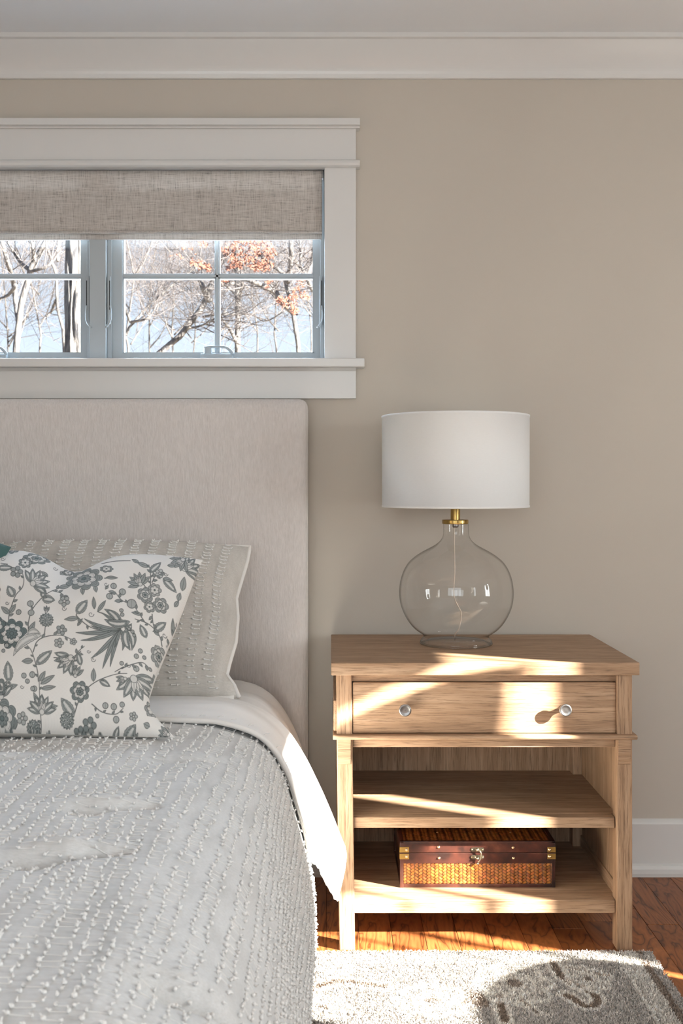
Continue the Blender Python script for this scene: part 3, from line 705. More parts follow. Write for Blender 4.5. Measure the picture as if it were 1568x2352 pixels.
# --- floral print, drawn as distance fields into a per-vertex colour
class Ink:
    def __init__(s, x, y): s.x, s.y = x, y; s.fill = np.zeros(len(x)); s.line = np.zeros(len(x)); s.order = np.argsort(x); s.xs = x[s.order]
    def box(s, x0, x1, y0, y1):
        a, b_ = np.searchsorted(s.xs, [x0, x1]); i = s.order[a:b_]; return i[(s.y[i] > y0) & (s.y[i] < y1)]
    def put(s, i, fill=None, line=None, lvl=.5):
        if fill is not None: f = np.clip(fill, 0, 1); s.line[i] *= (1-f); s.fill[i] = s.fill[i]*(1-f)+lvl*f
        if line is not None: s.line[i] = np.maximum(s.line[i], np.clip(line, 0, 1))
def sstep(d, w=1.6): return np.clip(.5-d/(2*w), 0, 1)          # 1 inside, 0 outside
def pline(k, pts, w0=2.6, w1=None):
    P = catmull(pts, max(8, len(pts)*7)) if len(pts) > 2 else np.array(pts, float); w1 = w1 or w0
    i = k.box(P[:, 0].min()-8, P[:, 0].max()+8, P[:, 1].min()-8, P[:, 1].max()+8); X, Y = k.x[i], k.y[i]; best = np.full(len(i), 99.)
    for j in range(len(P)-1):
        a, b_ = P[j], P[j+1]; d = b_-a; L2 = (d*d).sum()+1e-9; t = np.clip(((X-a[0])*d[0]+(Y-a[1])*d[1])/L2, 0, 1)
        ww = w0+(w1-w0)*(j+t)/(len(P)-1); best = np.minimum(best, np.hypot(X-a[0]-t*d[0], Y-a[1]-t*d[1])-ww)
    k.put(i, line=sstep(best))
def leaf(k, p0, p1, w, lvl=.5, scal=0, vein=True, bend=0):
    p0, p1 = np.array(p0, float), np.array(p1, float); d = p1-p0; Ln = np.hypot(*d); d /= Ln; nn = np.array([-d[1], d[0]])
    c = (p0+p1)/2; R = Ln/2+w+8+abs(bend); i = k.box(c[0]-R, c[0]+R, c[1]-R, c[1]+R); X, Y = k.x[i]-p0[0], k.y[i]-p0[1]
    a = (X*d[0]+Y*d[1])/Ln; b_ = X*nn[0]+Y*nn[1]; ac = np.clip(a, 0, 1); b_ = b_-bend*4*ac*(1-ac)
    prof = w*np.sin(PI*ac**.82)**.85
    if scal: prof = prof*(1+.10*np.abs(np.sin(ac*PI*scal))-.05)
    out = np.abs(b_)-prof; out = np.maximum(out, np.maximum(-a, a-1)*Ln)
    k.put(i, fill=sstep(out), lvl=lvl); k.put(i, line=sstep(np.abs(out)-1.7)*.95)
    if w > 16:
        o2 = np.abs(b_)-prof*.62; o2 = np.maximum(o2, np.maximum(.12-a, a-.88)*Ln); k.put(i, line=sstep(np.abs(o2)-1.1)*.85)
        inn = sstep(np.abs(b_)-prof*.28)*(a > .2)*(a < .8); k.put(i, fill=inn*.9, lvl=.12)
        hat = (np.sin(a*Ln*.75+np.abs(b_)*.6) > .35)*sstep(o2+2)*(1-inn); k.put(i, line=hat*.55)
    elif vein: k.put(i, line=sstep(np.abs(b_)-1.1)*(a > .02)*(a < .85)*.9)
def flower(k, x, y, R, n=8, rot=0, lvl=.5, layers=3, sq=1.0, ang=0, open_=0):
    i = k.box(x-R*1.2, x+R*1.2, y-R*1.2, y+R*1.2); X, Y = k.x[i]-x, (k.y[i]-y)
    ca, sa = math.cos(ang), math.sin(ang); X, Y = X*ca+Y*sa, (-X*sa+Y*ca)/sq; r = np.hypot(X, Y); th = np.arctan2(Y, X)
    for l_ in range(layers):
        Rl = R*(1, .68, .40, .22)[l_]; nl = n if l_ % 2 == 0 else max(5, n-1); pr = Rl*(.76+.24*np.abs(np.cos((th+rot+l_*.5)*nl/2))**.7)
        d = r-pr; k.put(i, fill=sstep(d), lvl=(lvl, .12, lvl, .2)[l_]); k.put(i, line=sstep(np.abs(d)-1.8))
        k.put(i, line=sstep(np.abs(r-pr*.86)-.9)*.7)
        k.put(i, line=sstep(np.abs(np.sin((th+rot+l_*.5)*nl/2+PI/2))*r*2/nl*1.0-1.2)*(r < pr)*(r > Rl*.5)*.9)
        if l_ == 0: k.put(i, line=((np.sin(r*.55) > .5)*(r < pr*.86)*.35))
    k.put(i, fill=sstep(r-R*.13), lvl=.75); k.put(i, line=sstep(np.abs(r-R*.13)-1.3))
def dahlia(k, x, y, R):
    i = k.box(x-R*1.3, x+R*1.3, y-R*1.3, y+R*1.3); X, Y = k.x[i]-x, k.y[i]-y; r = np.hypot(X, Y); th = np.arctan2(Y, X)
    pr = R*(.93+.07*np.cos(th*15)); k.put(i, fill=sstep(r-pr), lvl=.55); k.put(i, line=sstep(np.abs(r-pr)-2))
    pt = (np.sin(th*9+r*.25)*np.sin(r*.42-th*3) > .15)*sstep(r-pr+3); k.put(i, line=pt*.75); k.put(i, fill=((np.sin(th*7-r*.3)*np.cos(r*.5) > .72)*sstep(r-pr+5)), lvl=.15)
def lotus(k, x, y, R, ang, n=7):
    for j in list(range(n))[::2]+list(range(n))[1::2]:
        a = ang+(j-(n-1)/2)*.46; leaf(k, (x, y), (x+R*math.cos(a), y+R*math.sin(a)), R*.20, .5)
    for j in range(3): a = ang+(j-1)*.4; leaf(k, (x, y), (x+R*.62*math.cos(a), y+R*.62*math.sin(a)), R*.12, .12)
    i = k.box(x-R, x+R, y-R, y+R); r = np.hypot(k.x[i]-x, k.y[i]-y); k.put(i, fill=sstep(r-R*.17), lvl=.15); k.put(i, line=sstep(np.abs(r-R*.17)-1.6))
def five(k, x, y, R, lvl=.5, rot=0):
    for j in range(5):
        a = rot+j*2*PI/5; cx_, cy_ = x+R*.6*math.cos(a), y+R*.6*math.sin(a); i = k.box(cx_-R, cx_+R, cy_-R, cy_+R); r = np.hypot(k.x[i]-cx_, k.y[i]-cy_)-R*.36
        k.put(i, fill=sstep(r), lvl=lvl); k.put(i, line=sstep(np.abs(r)-1.7))
    i = k.box(x-R, x+R, y-R, y+R); r = np.hypot(k.x[i]-x, k.y[i]-y)-R*.2; k.put(i, fill=sstep(r), lvl=.1); k.put(i, line=sstep(np.abs(r)-1.3))
def berry(k, x, y, R, lvl=.5):
    i = k.box(x-R*2, x+R*2, y-R*2, y+R*2); r = np.hypot(k.x[i]-x, k.y[i]-y)-R; k.put(i, fill=sstep(r), lvl=lvl); k.put(i, line=sstep(np.abs(r)-1.9)); k.put(i, line=sstep(np.abs(k.x[i]-x)-.9)*sstep(r+2)*.6)
def curl(k, x, y, R, s=1, a0=0):
    P = [(x+s*R*(1-t*.8)*math.cos(a0+t*6.5), y+R*(1-t*.8)*math.sin(a0+t*6.5)) for t in np.linspace(0, 1, 12)]; pline(k, P, 2.0, 1.6)
def draw_print(k):
    ST = [[(70,615),(75,560),(110,460),(150,410),(160,360),(148,310)], [(190,690),(190,620),(215,540),(270,470),(330,425),(400,390)], [(330,425),(380,440),(405,470)],
          [(245,960),(240,900),(210,800),(180,760)], [(218,800),(240,740),(290,710),(380,700),(440,720)], [(450,1140),(480,1070),(520,1010),(590,960),(700,915),(770,905)],
          [(560,1080),(620,1120),(700,1130),(745,1100)], [(450,910),(455,860),(480,800),(520,760)], [(475,575),(480,590),(560,650),(690,680)], [(975,710),(960,660),(900,610),(820,590)],
          [(880,605),(840,550),(820,520)], [(920,550),(925,600),(935,640)], [(910,380),(910,300),(900,250)], [(920,360),(940,320),(980,310)], [(790,500),(740,480),(700,430)],
          [(210,1290),(240,1230),(252,1180),(250,1100),(250,960)], [(740,880),(800,850),(860,830),(900,850)], [(1000,700),(1040,640),(1060,560)], [(0,1040),(40,990),(70,960)],
          [(340,830),(440,830),(500,790)], [(-10,570),(30,600),(90,640)], [(880,390),(850,350)], [(640,350),(690,345)], [(300,600),(290,560),(295,520)], [(285,690),(290,650)], [(750,870),(700,900)],
          [(600,555),(690,590)], [(620,250),(700,235),(790,230)], [(60,260),(20,250)], [(-120,900),(-60,860),(10,840)], [(-200,500),(-120,420),(-60,380),(-10,400)], [(-240,1150),(-140,1100),(-60,1120)], [(-250,750),(-180,700),(-100,660)]]
    for p in ST: pline(k, p, 3.0, 2.1)
    LV = [((100,465),(65,398),26,1),((75,560),(112,510),14,0),((75,565),(25,520),15,0),((268,475),(345,488),26,1),((190,690),(228,620),15,0),((235,870),(328,790),25,1),((70,965),(65,850),27,1),((50,1000),(120,980),14,0),
          ((475,572),(538,490),27,1),((485,597),(403,605),13,0),((580,540),(575,470),11,0),((600,553),(647,490),11,0),((500,872),(480,800),17,0),((450,1145),(378,1050),30,1),((608,950),(670,985),17,0),((572,960),(575,888),14,0),
          ((745,1265),(818,1180),30,1),((680,1260),(715,1190),17,0),((862,560),(800,552),10,0),((930,642),(1000,580),21,1),((930,642),(962,662),9,0),((1038,640),(1040,545),10,0),((885,690),(850,620),20,1),((905,300),(970,228),20,1),((900,265),(830,240),14,0),
          ((985,330),(1062,400),22,1),((985,330),(1040,335),12,0),((252,960),(287,908),14,0),((258,975),(342,930),14,0),((262,1000),(347,990),12,0),((215,850),(150,852),15,0),((650,345),(716,345),10,0),((508,412),(512,457),12,0),((583,400),(592,442),12,0),
          ((272,1262),(300,1205),15,0),((205,1292),(170,1260),12,0),((250,1100),(190,1075),20,0),((250,1100),(355,1090),16,0),((250,1100),(265,1030),20,0),((250,1100),(215,1020),14,0),((480,640),(510,600),8,0),((365,400),(440,385),16,0),((270,470),(285,415),18,0),
          ((0,290),(-60,240),22,1),((0,280),(95,285),20,1),((660,395),(645,420),8,0),((700,440),(665,430),11,0),((740,485),(700,490),11,0),((1095,380),(1110,300),16,0),((1070,440),(1085,395),12,0),((1050,480),(1075,440),10,0),((940,930),(925,870),16,0),((920,1000),(890,975),12,0),
          ((560,1270),(600,1240),12,0),((520,1210),(480,1215),12,0),((590,1220),(615,1235),10,0),((60,1290),(45,1250),14,0),((900,1190),(865,1175),16,0),((840,240),(800,220),11,0),((1010,245),(1065,240),11,0),((390,280),(370,300),14,0),((300,330),(260,300),12,0),
          ((-20,500),(15,455),18,0),((-60,380),(-120,330),26,1),((-140,1100),(-110,1020),26,1),((-180,700),(-240,640),24,1)]
    for a, b_, w_, sc in LV: leaf(k, a, b_, w_, .5, 6 if sc else 0)
    for tx, ty, w_, bd in [(470,680,13,-12),(500,725,12,-14),(560,830,13,-10),(628,885,13,8),(672,872,11,6),(745,775,12,-14),(800,770,22,-26),(640,540,24,22),(560,640,11,-14),(620,560,9,8),(800,620,18,16),(520,600,12,-18),(700,760,9,0)]:
        leaf(k, (735,655) if tx < 790 else (760,640), (tx, ty), w_, .55, 0, True, bd)
    leaf(k, (790,610), (640,600), 24, .55, 8, True, -20); leaf(k, (770,650), (790,770), 24, .55, 8, True, 18)
    flower(k, 90, 690, 92, 9, .2, .75, 3); leaf(k, (180,700), (260,690), 22, .2, 0, True, -16); leaf(k, (265,700), (100,820), 26, .2, 8, True, 30)
    flower(k, 515, 348, 112, 9, 0, .55, 3, .72); lotus(k, 215, 385, 100, -.7, 7); flower(k, 880, 440, 48, 6, .4, .45, 3); flower(k, 970, 490, 46, 6, 0, .45, 3); flower(k, 935, 405, 40, 7, 0, .35, 2); flower(k, 905, 510, 34, 6, .3, .4, 2)
    lotus(k, 1110, 250, 100, -.9, 7); lotus(k, 1100, 190, 80, 2.2, 5); lotus(k, 850, 375, 75, -2.1, 7); flower(k, 230, 210, 82, 8, .5, .55, 3, .55); flower(k, 165, 245, 40, 7, 0, .5, 2)
    flower(k, 20, 1150, 92, 8, .5, .6, 3, 1.1); lotus(k, 20, 1040, 90, -1.6, 5); lotus(k, 810, 930, 125, 1.15, 7); lotus(k, 760, 935, 55, 2.8, 3); flower(k, 490, 1015, 58, 7, .3, .6, 3); lotus(k, 465, 930, 60, -1.5, 5)
    lotus(k, 440, 830, 100, 2.5, 5); lotus(k, 260, 1120, 88, -1.55, 7); dahlia(k, 296, 610, 42); dahlia(k, 408, 1160, 42); dahlia(k, 205, 1198, 42); five(k, 540, 1185, 44, .6); five(k, 385, 668, 33, .5); five(k, 402, 495, 36, .4, .4)
    five(k, 140, 1150, 34, .4); five(k, 480, 1225, 40, .6); flower(k, 955, 770, 46, 7, 0, .4, 3, 1.3); flower(k, 912, 1085, 40, 6, 0, .4, 2, 1.4); five(k, 115, 310, 40, .5); five(k, 370, 745, 30, .4); five(k, 965, 300, 30, .3); lotus(k, 295, 560, 36, -1.5, 3)
    five(k, 805, 1140, 26, .4); flower(k, 360, 1275, 60, 8, 0, .6, 2, .4); lotus(k, 1010, 1225, 60, -2.8, 5); lotus(k, 790, 1265, 60, -.4, 3); flower(k, 650, 290, 40, 7, 0, .5, 2, .6); flower(k, 80, 130, 46, 7, .2, .5, 3); flower(k, 415, 280, 34, 6, 0, .5, 2, .7)
    flower(k, -40, 420, 60, 8, 0, .6, 3); flower(k, -150, 600, 90, 8, 0, .6, 3); lotus(k, -160, 300, 90, -1, 7); flower(k, -180, 900, 85, 8, 0, .6, 3); lotus(k, -80, 1180, 80, 1, 7); five(k, -60, 760, 40); flower(k, 5, 990, 50, 7, 0, .6, 3)
    flower(k, -5, 640, 60, 7, .3, .8, 3); five(k, 455, 735, 22, .4); lotus(k, 20, 200, 45, -2, 5)
    for x_, y_, r_ in [(130,558,15),(205,565,18),(200,508,18),(693,396,17),(745,430,19),(670,462,18),(800,500,27),(640,1087,16),(690,1092,17),(740,1080,14),(702,1157,17),(825,870,16),(850,768,12),(872,800,10),(826,800,13),(160,930,14),(210,925,16),(180,960,12),(220,1000,15),(590,1140,10),(740,545,11),(745,570,11),(805,665,10),(815,685,9),(785,650,9),(60,760,13),(40,790,10),(210,1000,12),(740,850,11),(905,855,9)]: berry(k, x_, y_, r_, .42)
    for x_, y_, r_ in [(400,540,15),(650,388,15),(560,572,18),(572,838,14),(30,220,15),(118,1235,15),(1000,302,13),(146,990,12),(545,790,12),(990,650,14),(60,500,12),(780,860,11),(340,265,14)]: curl(k, x_, y_, r_)
    rr_ = random.Random(11)
    for p in ST[:20]:                                           # small leaves and buds along the stems
        Q = catmull(p, 9)
        for q, q2 in zip(Q[1:-1:2], Q[2::2]):
            d = q2-q; a = math.atan2(d[1], d[0])+rr_.choice((-1, 1))*rr_.uniform(.6, 1.0); l_ = rr_.uniform(18, 32)
            leaf(k, q, (q[0]+l_*math.cos(a), q[1]+l_*math.sin(a)), l_*.24, .5)
FCu = (0, .42, .315); FCn = (0, -.60, .80)
er = ([0, .12, .28, .42, .56, .68, .80, .88, .94, 1], [0, -.010, -.022, -.034, -.048, -.060, -.066, -.056, -.030, 0])
FP = pillow_fn(.56, .165, (-.582, 1.985, .648), FCu, FCn, chop=.125, edge_r=er, edge_l=er, tiltz=.008, seed=.4, wr=.004)
NU, NV = 660, 580
V, Fc, U, Vv, nb = both(FP, NU, NV)
PB = FP(U, Vv, .55); _s = PB[:, 1]/F_PX          # the print was drawn on the leaning cloth: undo its lean
zx = (VX+PB[:, 0]/_s)*2.6133; zy = (HY+(CAMZ-PB[:, 2])/_s-1220)*2.6133
k = Ink(zx, zy); draw_print(k)
basec = np.array([.74, .715, .675]); midc = np.array([.115, .150, .150]); drk = np.array([.030, .038, .040])
thr = (.96+.04*np.sin(zx*1.7+zy*.11))[:, None]
k.fill = np.clip(k.fill*1.45, 0, 1)
col = basec*thr*(1-k.fill[:, None]*.95)+midc*k.fill[:, None]*.95
col = col*(1-k.line[:, None]*.9)+drk*k.line[:, None]*.9
col = np.vstack([col, np.tile(basec, (nb, 1))])
tag(obj('floral_cushion', (V, Fc), M['print'], smooth=True, colors=col), 'square white cushion printed with blue-grey flowers, dented top, in front of the sham', 'cushion')
# teal velvet cushion, only its corner is in view
TC = pillow_fn(.50, .14, (-1.112, 2.09, .692), (0, .31, .37), (0, -.77, .64), seed=2, roll=-.30)
V, Fc, U, Vv, nb = both(TC, 80, 80)
tag(obj('velvet_cushion', (V, Fc), M['teal'], smooth=True), 'dark teal velvet cushion, only its rounded corner showing at the left edge', 'cushion')

# ------------------------------------------------------------------ nightstand
NS = thing('nightstand', (.373, 2.70, 0), 'light oak nightstand with one drawer and two open shelves beside bed', 'nightstand')
FY = 2.487; BY = 2.93
obj('top', B(0, .745, 2.470, 2.943, .6712, .7024), M['oak_x'], NS, bevel=.002)
def leg(xt0, xt1, xb0, xb1, y0, y1, zt=.6712):
    return MB().hexa([(xb0,y0,0),(xb1,y0,0),(xb1,y1,0),(xb0,y1,0),(xt0,y0,zt),(xt1,y0,zt),(xt1,y1,zt),(xt0,y1,zt)])
obj('leg', leg(.0118, .0500, .0202, .0582, FY, FY+.040), M['oak_z'], NS, bevel=.002)
obj('leg', leg(.6945, .7320, .6945, .7325, FY, FY+.040), M['oak_z'], NS, bevel=.002)
obj('leg', leg(.0118, .0500, .0160, .0540, 2.885, 2.925), M['oak_z'], NS, bevel=.002)
obj('leg', leg(.6780, .7320, .6780, .7320, 2.872, 2.912), M['oak_z'], NS, bevel=.002)
obj('upper_rail', B(.049, .695, 2.500, 2.53, .652, .6712), M['oak_x'], NS)
obj('lower_rail', B(.046, .6935, 2.500, 2.525, .4905, .5135), M['oak_x'], NS, bevel=.001)
led = MB().prism([(2.475,.5150),(2.4725,.5185),(2.4735,.5235),(2.477,.5255),(2.92,.5255),(2.92,.5135),(2.483,.5135)], .0045, .741, 0)
obj('ledge_moulding', led, M['oak_x'], NS, bevel=.001)
# side panels and back
obj('side_panel', B(.704, .716, FY+.04, 2.90, .10, .6712), M['oak_z'], NS)
obj('side_panel', B(.028, .040, FY+.04, 2.90, .10, .6712), M['oak_z'], NS)
for xa, xb in ((.700, .722), (.022, .044)): obj('side_rail', B(xa, xb, FY+.04, 2.90, .086, .150), M['oak_y'], NS, bevel=.001)
obj('side_rail', B(.006, .024, FY+.012, 2.90, .530, .6055), M['oak_y'], NS, bevel=.003)
obj('side_rail', B(.722, .738, FY+.06, 2.90, .530, .6055), M['oak_y'], NS, bevel=.003)
obj('back_panel', B(.03, .715, 2.912, 2.922, .10, .6712), M['oak_z'], NS)
obj('shelf', B(.044, .7045, 2.53, 2.912, .2935, .3195), M['oak_x'], NS)
obj('shelf', B(.0535, .6925, 2.4985, 2.5305, .2935, .3195), M['oak_x'], NS, bevel=.0015)
NS_sh = obj('shelf', B(.044, .7005, 2.53, 2.912, .0855, .1176), M['oak_x'], NS)
obj('shelf', B(.056, .6935, 2.4985, 2.5305, .0855, .1176), M['oak_x'], NS, bevel=.0015)
obj('drawer_runner_board', B(.044, .704, 2.53, 2.912, .5135, .5235), M['oak_x'], NS)
# corbel blocks under the ledge on the front legs
for x0, x1 in ((.0160, .0480), (.6965, .7270)):
    mb = MB().prism([(FY,.5135),(FY-.0055,.5135),(FY-.0055,.4905),(FY-.004,.4900),(FY-.004,.4885),(FY-.0055,.4880),(FY-.0055,.465),(FY-.003,.458),(FY-.003,.4545),(FY,.452)], x0, x1, 0)
    obj('corbel', mb, M['oak_x'], NS, bevel=.0006)
# drawer
DR = obj('drawer_front', B(.0525, .6945, 2.4925, 2.512, .5268, .6505), M['oak_x'], NS, bevel=.003)
db = MB(); db.box(.050, .697, 2.5125, 2.516, .524, .654); obj('drawer_gap_shade', db, M['dark'], NS)  # solid near-black sheet standing in for the shade round the drawer front
db = MB(); db.box(.06, .07, 2.516, 2.88, .53, .64); db.box(.68, .69, 2.516, 2.88, .53, .64); db.box(.06, .69, 2.87, 2.88, .53, .64); db.box(.06, .69, 2.516, 2.88, .528, .534)
obj('drawer_box', db, M['oak_y'], NS)
for px in (930, 1298):
    x_, _, z_ = at(px, 1631, 2.470)
    pr = [(.0075, 2.4925), (.0085, 2.490), (.0062, 2.487), (.0055, 2.481), (.0070, 2.476), (.0125, 2.4725), (.0150, 2.4700), (.0152, 2.4675), (.0138, 2.4655), (.0118, 2.4650), (.0108, 2.4658), (.004, 2.4654), (.0005, 2.4654)]
    obj('knob', MB().lathe_y(pr, x_, z_, 32), M['pewter'], DR, smooth=True)

# ------------------------------------------------------------------ lamp
LX, LY = .3376, 2.764
LP = thing('table_lamp', (LX, LY, .7024), 'table lamp with round clear glass base and white drum shade on nightstand', 'lamp')
def zy_(y): return CAMZ-(920+y/3.92-HY)*LY/F_PX
sc = LY/F_PX/3.92
prof = [(113,1112),(113,1160),(114,1200),(123,1232),(142,1262),(176,1292),(222,1320),(276,1348),(330,1380),(376,1414),(420,1456),(455,1508),(481,1566),(500,1634),(508,1690),(511,1740),(508,1800),(498,1860),(478,1920),(450,1980),(415,2035),(375,2080),(335,2112),(302,2134),(292,2150),(296,2166),(312,2180),(320,2194),(320,2210),(310,2222)]
pr = [(r*sc, zy_(y)) for r, y in prof]; zl = pr[-1][1]; pr = [(r, z_-(zl-.7034)*((.95-z_)/(.95-zl) if z_ < .95 else 0)) for r, z_ in pr]
pc = catmull(pr, 110)
vb = MB().lathe([tuple(p) for p in pc], LX, LY, 96)
foot = [(pc[-1][0]-.004, .7034), (pc[-1][0]-.008, .7060), (pc[-1][0]-.016, .712), (.02, .7135), (.0005, .7135)]
vb.lathe([tuple(pc[-1])]+foot, LX, LY, 96)
obj('glass_base', vb, M['vessel'], LP, smooth=True)
obj('foot_rim', MB().tube([(LX+.0945*math.cos(a), LY+.0945*math.sin(a), .7058) for a in np.linspace(0, 2*PI, 65)], .0034, 8, cap=False), M['vessel'], LP, smooth=True)
zc0, zc1 = zy_(1110), zy_(1072)
obj('brass_cap', MB().lathe([(.0005, zc0), (.0345, zc0), (.0355, zc0+.002), (.0355, zc1-.002), (.0345, zc1), (.0005, zc1)], LX-.002, LY, 48), M['brass'], LP, smooth=False)
obj('brass_stem', MB().lathe([(.0128, zc1), (.0128, 1.078), (.0118, 1.082), (.0118, 1.15), (.0005, 1.15)], LX-.002, LY, 32), M['brass'], LP, smooth=True)
obj('socket_nut', MB().lathe([(.0005, zc0-.010), (.006, zc0-.010), (.009, zc0-.006), (.009, zc0)], LX-.002, LY, 12), M['pewter'], LP)
P = [at(1043, 1208, LY), at(1043, 1260, LY), at(1044, 1310, LY), at(1042, 1345, LY), at(1043, 1372, LY), at(1052, 1393, LY), at(1059, 1408, LY), at(1057, 1430, LY-.01), at(1053, 1446, LY-.01), at(1045, 1456, LY), (LX, LY+.03, .716)]
obj('cord', MB().tube(catmull(P, 50), .0017, 6), M['cord'], LP, smooth=True)
sr, z0, z1 = .1972, 1.0715, 1.3185
sh = MB().lathe([(sr-.0022, z0), (sr, z0), (sr+.0012, z0+.001), (sr+.0012, z0+.006), (sr, z0+.0065), (sr+.0006, z1-.0065), (sr+.0016, z1-.006), (sr+.0016, z1-.0005), (sr, z1), (sr-.0018, z1), (sr-.0022, z0)], LX-.0025, LY, 120)
obj('lamp_shade', sh, M['lampshade'], LP, smooth=False)
LP_sh = bpy.data.objects['lamp_shade']; LP_sh.data.polygons.foreach_set('use_smooth', [True]*len(LP_sh.data.polygons))
sp_ = MB(); sp_.tube([(LX-sr+.002, LY, z1-.012), (LX+sr-.004, LY, z1-.012)], .0013, 6); sp_.tube([(LX, LY-sr+.003, z1-.012), (LX, LY+sr-.003, z1-.012)], .0013, 6)
obj('spider', sp_, M['brass'], LP)
obj('bulb', MB().lathe([(.012, 1.15), (.013, 1.165), (.028, 1.20), (.030, 1.215), (.022, 1.24), (.0005, 1.247)], LX-.002, LY, 24), M['lampshade'], LP, smooth=True, label='unlit bulb inside the shade')

# ------------------------------------------------------------------ wicker box
BXF = 2.5756; bx0, bx1 = .1732, .5645; bz = .1176; bd = .245
WB = thing('wicker_box', ((bx0+bx1)/2, BXF+bd/2, bz), 'dark wooden box with woven cane panels and brass latch on the bottom shelf', 'box')
zt, zs = bz+.1165, bz+.0880                              # lid top, lid seam
def frame_box(z0, z1, name, panels_z, lid):
    mb = MB(); y0, y1 = BXF, BXF+bd
    mb.box(bx0+.004, bx1-.004, y0+.004, y1-.004, z0, z1-(.004 if lid else 0))
    for xa, xb in ((bx0, bx0+.009), (bx1-.009, bx1)):
        for ya, yb in ((y0, y0+.009), (y1-.009, y1)): mb.box(xa, xb, ya, yb, z0, z1)
    return mb
lw = frame_box(bz, zs-.0006, 'body', None, False)
lw.box(bx0+.001, bx1-.001, BXF+.001, BXF+bd-.001, bz, bz+.009); lw.box(bx0+.0005, bx1-.0005, BXF+.0005, BXF+bd-.0005, zs-.0275, zs-.0006)
BOD = obj('box_body', lw, M['mahogany'], WB, bevel=.0012)
ld = MB(); ld.box(bx0, bx1, BXF, BXF+bd, zs+.0004, zt-.004)
for q in ((bx0, bx1, BXF, BXF+.010), (bx0, bx1, BXF+bd-.010, BXF+bd), (bx0, bx0+.010, BXF, BXF+bd), (bx1-.010, bx1, BXF, BXF+bd)): ld.box(*q, zt-.0042, zt)
LID = obj('lid', ld, M['mahogany'], WB, bevel=.0012)
def weave(o0, ux, uy, nrm, w_, h_, seed):
    "twill weave of short cane strips on a w_ x h_ rectangle"
    rw = random.Random(seed); V = []; Fc = []; cols = []; o0, ux, uy, nrm = map(np.array, (o0, ux, uy, nrm)); cell = .0064; ln = .0105
    nI = int((w_+h_)/cell)+4
    def strip(cx, cy, ang, hz, Ls):
        ca, sa = math.cos(ang), math.sin(ang); hw = cell*.43; base = len(V); cc = np.array((.30, .100, .024))*rw.uniform(.6, 1.4)*np.array((1, rw.uniform(.85, 1.15), rw.uniform(.7, 1.2)))
        rows = [(-.5, 0.0), (-.25, .85), (0, 1), (.25, .85), (.5, 0.0)]; pts = []
        for a, hh in rows:
            for s_ in (-1, 0, 1):
                lx, ly = a*Ls, s_*hw; X, Y = cx+lx*ca-ly*sa, cy+lx*sa+ly*ca
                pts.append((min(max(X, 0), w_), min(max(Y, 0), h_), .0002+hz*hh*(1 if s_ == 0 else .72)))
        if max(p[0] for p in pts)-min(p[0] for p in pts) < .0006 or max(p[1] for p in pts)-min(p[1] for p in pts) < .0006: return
        for X, Y, Z in pts: V.append(o0+ux*X+uy*Y+nrm*Z); cols.append(cc*(1.0 if Z > .0006 else .22))  # low strip ends coloured dark, painting shade into the weave gaps
        for r_ in range(4):
            for c_ in range(2): a = base+r_*3+c_; Fc.append((a, a+1, a+4, a+3))
    a45 = math.radians(38); u1 = np.array((math.cos(a45), math.sin(a45))); u2 = np.array((-math.cos(a45), math.sin(a45)))
    R = int((w_+h_)/cell)
    for i in range(-R, R):
        for j in range(-R, R):
            m4 = (i-j) % 4
            if m4 not in (0, 3): continue
            c_ = (i+.5)*cell*u1+j*cell*u2 if m4 == 0 else i*cell*u1+(j+.5)*cell*u2
            if -.004 < c_[0] < w_+.004 and -.004 < c_[1] < h_+.004: strip(c_[0], c_[1], a45 if m4 == 0 else PI-a45, .0016, cell*2.05)
    return np.array(V), Fc, np.array(cols)
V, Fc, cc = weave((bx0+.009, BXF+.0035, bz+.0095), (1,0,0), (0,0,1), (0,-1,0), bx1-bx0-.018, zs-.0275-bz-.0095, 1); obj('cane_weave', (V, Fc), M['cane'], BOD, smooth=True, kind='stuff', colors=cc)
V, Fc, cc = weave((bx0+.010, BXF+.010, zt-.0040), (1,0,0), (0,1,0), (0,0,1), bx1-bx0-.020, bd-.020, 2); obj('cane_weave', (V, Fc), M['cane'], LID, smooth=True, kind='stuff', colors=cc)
def stud(x_, y_, z_, par, r=.0035, up=False):
    if up: mb = MB().lathe([(r, z_), (r*.85, z_+r*.45), (r*.45, z_+r*.75), (.0002, z_+r*.85)], x_, y_, 12, cap=True)
    else: mb = MB().lathe_y([(r, y_), (r*.85, y_-r*.45), (r*.45, y_-r*.75), (.0002, y_-r*.85)], x_, z_, 12)
    obj('stud', mb, M['gold_stud'], par, smooth=True)
for px, py in ((1007,1946),(1178,1947)): p = at(px, py, BXF); stud(p[0], BXF, p[2], LID)
for px, py in ((1008,1971),(1179,1971)): p = at(px, py, BXF); stud(p[0], BXF, p[2], BOD)
for px in (1003, 1170): p = at(px, 1915, 2.66); stud(p[0], BXF+.075, zt-.003, LID, .003, True)
for x0, x1, sx in ((bx0-.0008, bx0+.0230, bx0+.0165), (bx1-.0200, bx1+.0008, bx1-.0145)):
    for zz, par in ((zs+.0145, LID), (zs-.0025, BOD)):
        z0_, z1_ = zz-.0135, zz
        mb = MB(); mb.box(x0, x1, BXF-.0012, BXF+.001, z0_, z1_); side = (x0, x0+.001) if x0 < .3 else (x1-.001, x1); mb.box(side[0], side[1], BXF-.0012, BXF+.022, z0_, z1_)
        obj('corner_strap', mb, M['strap'], par, bevel=.0006); stud(sx, BXF-.0012, (z0_+z1_)/2, par, .0042)
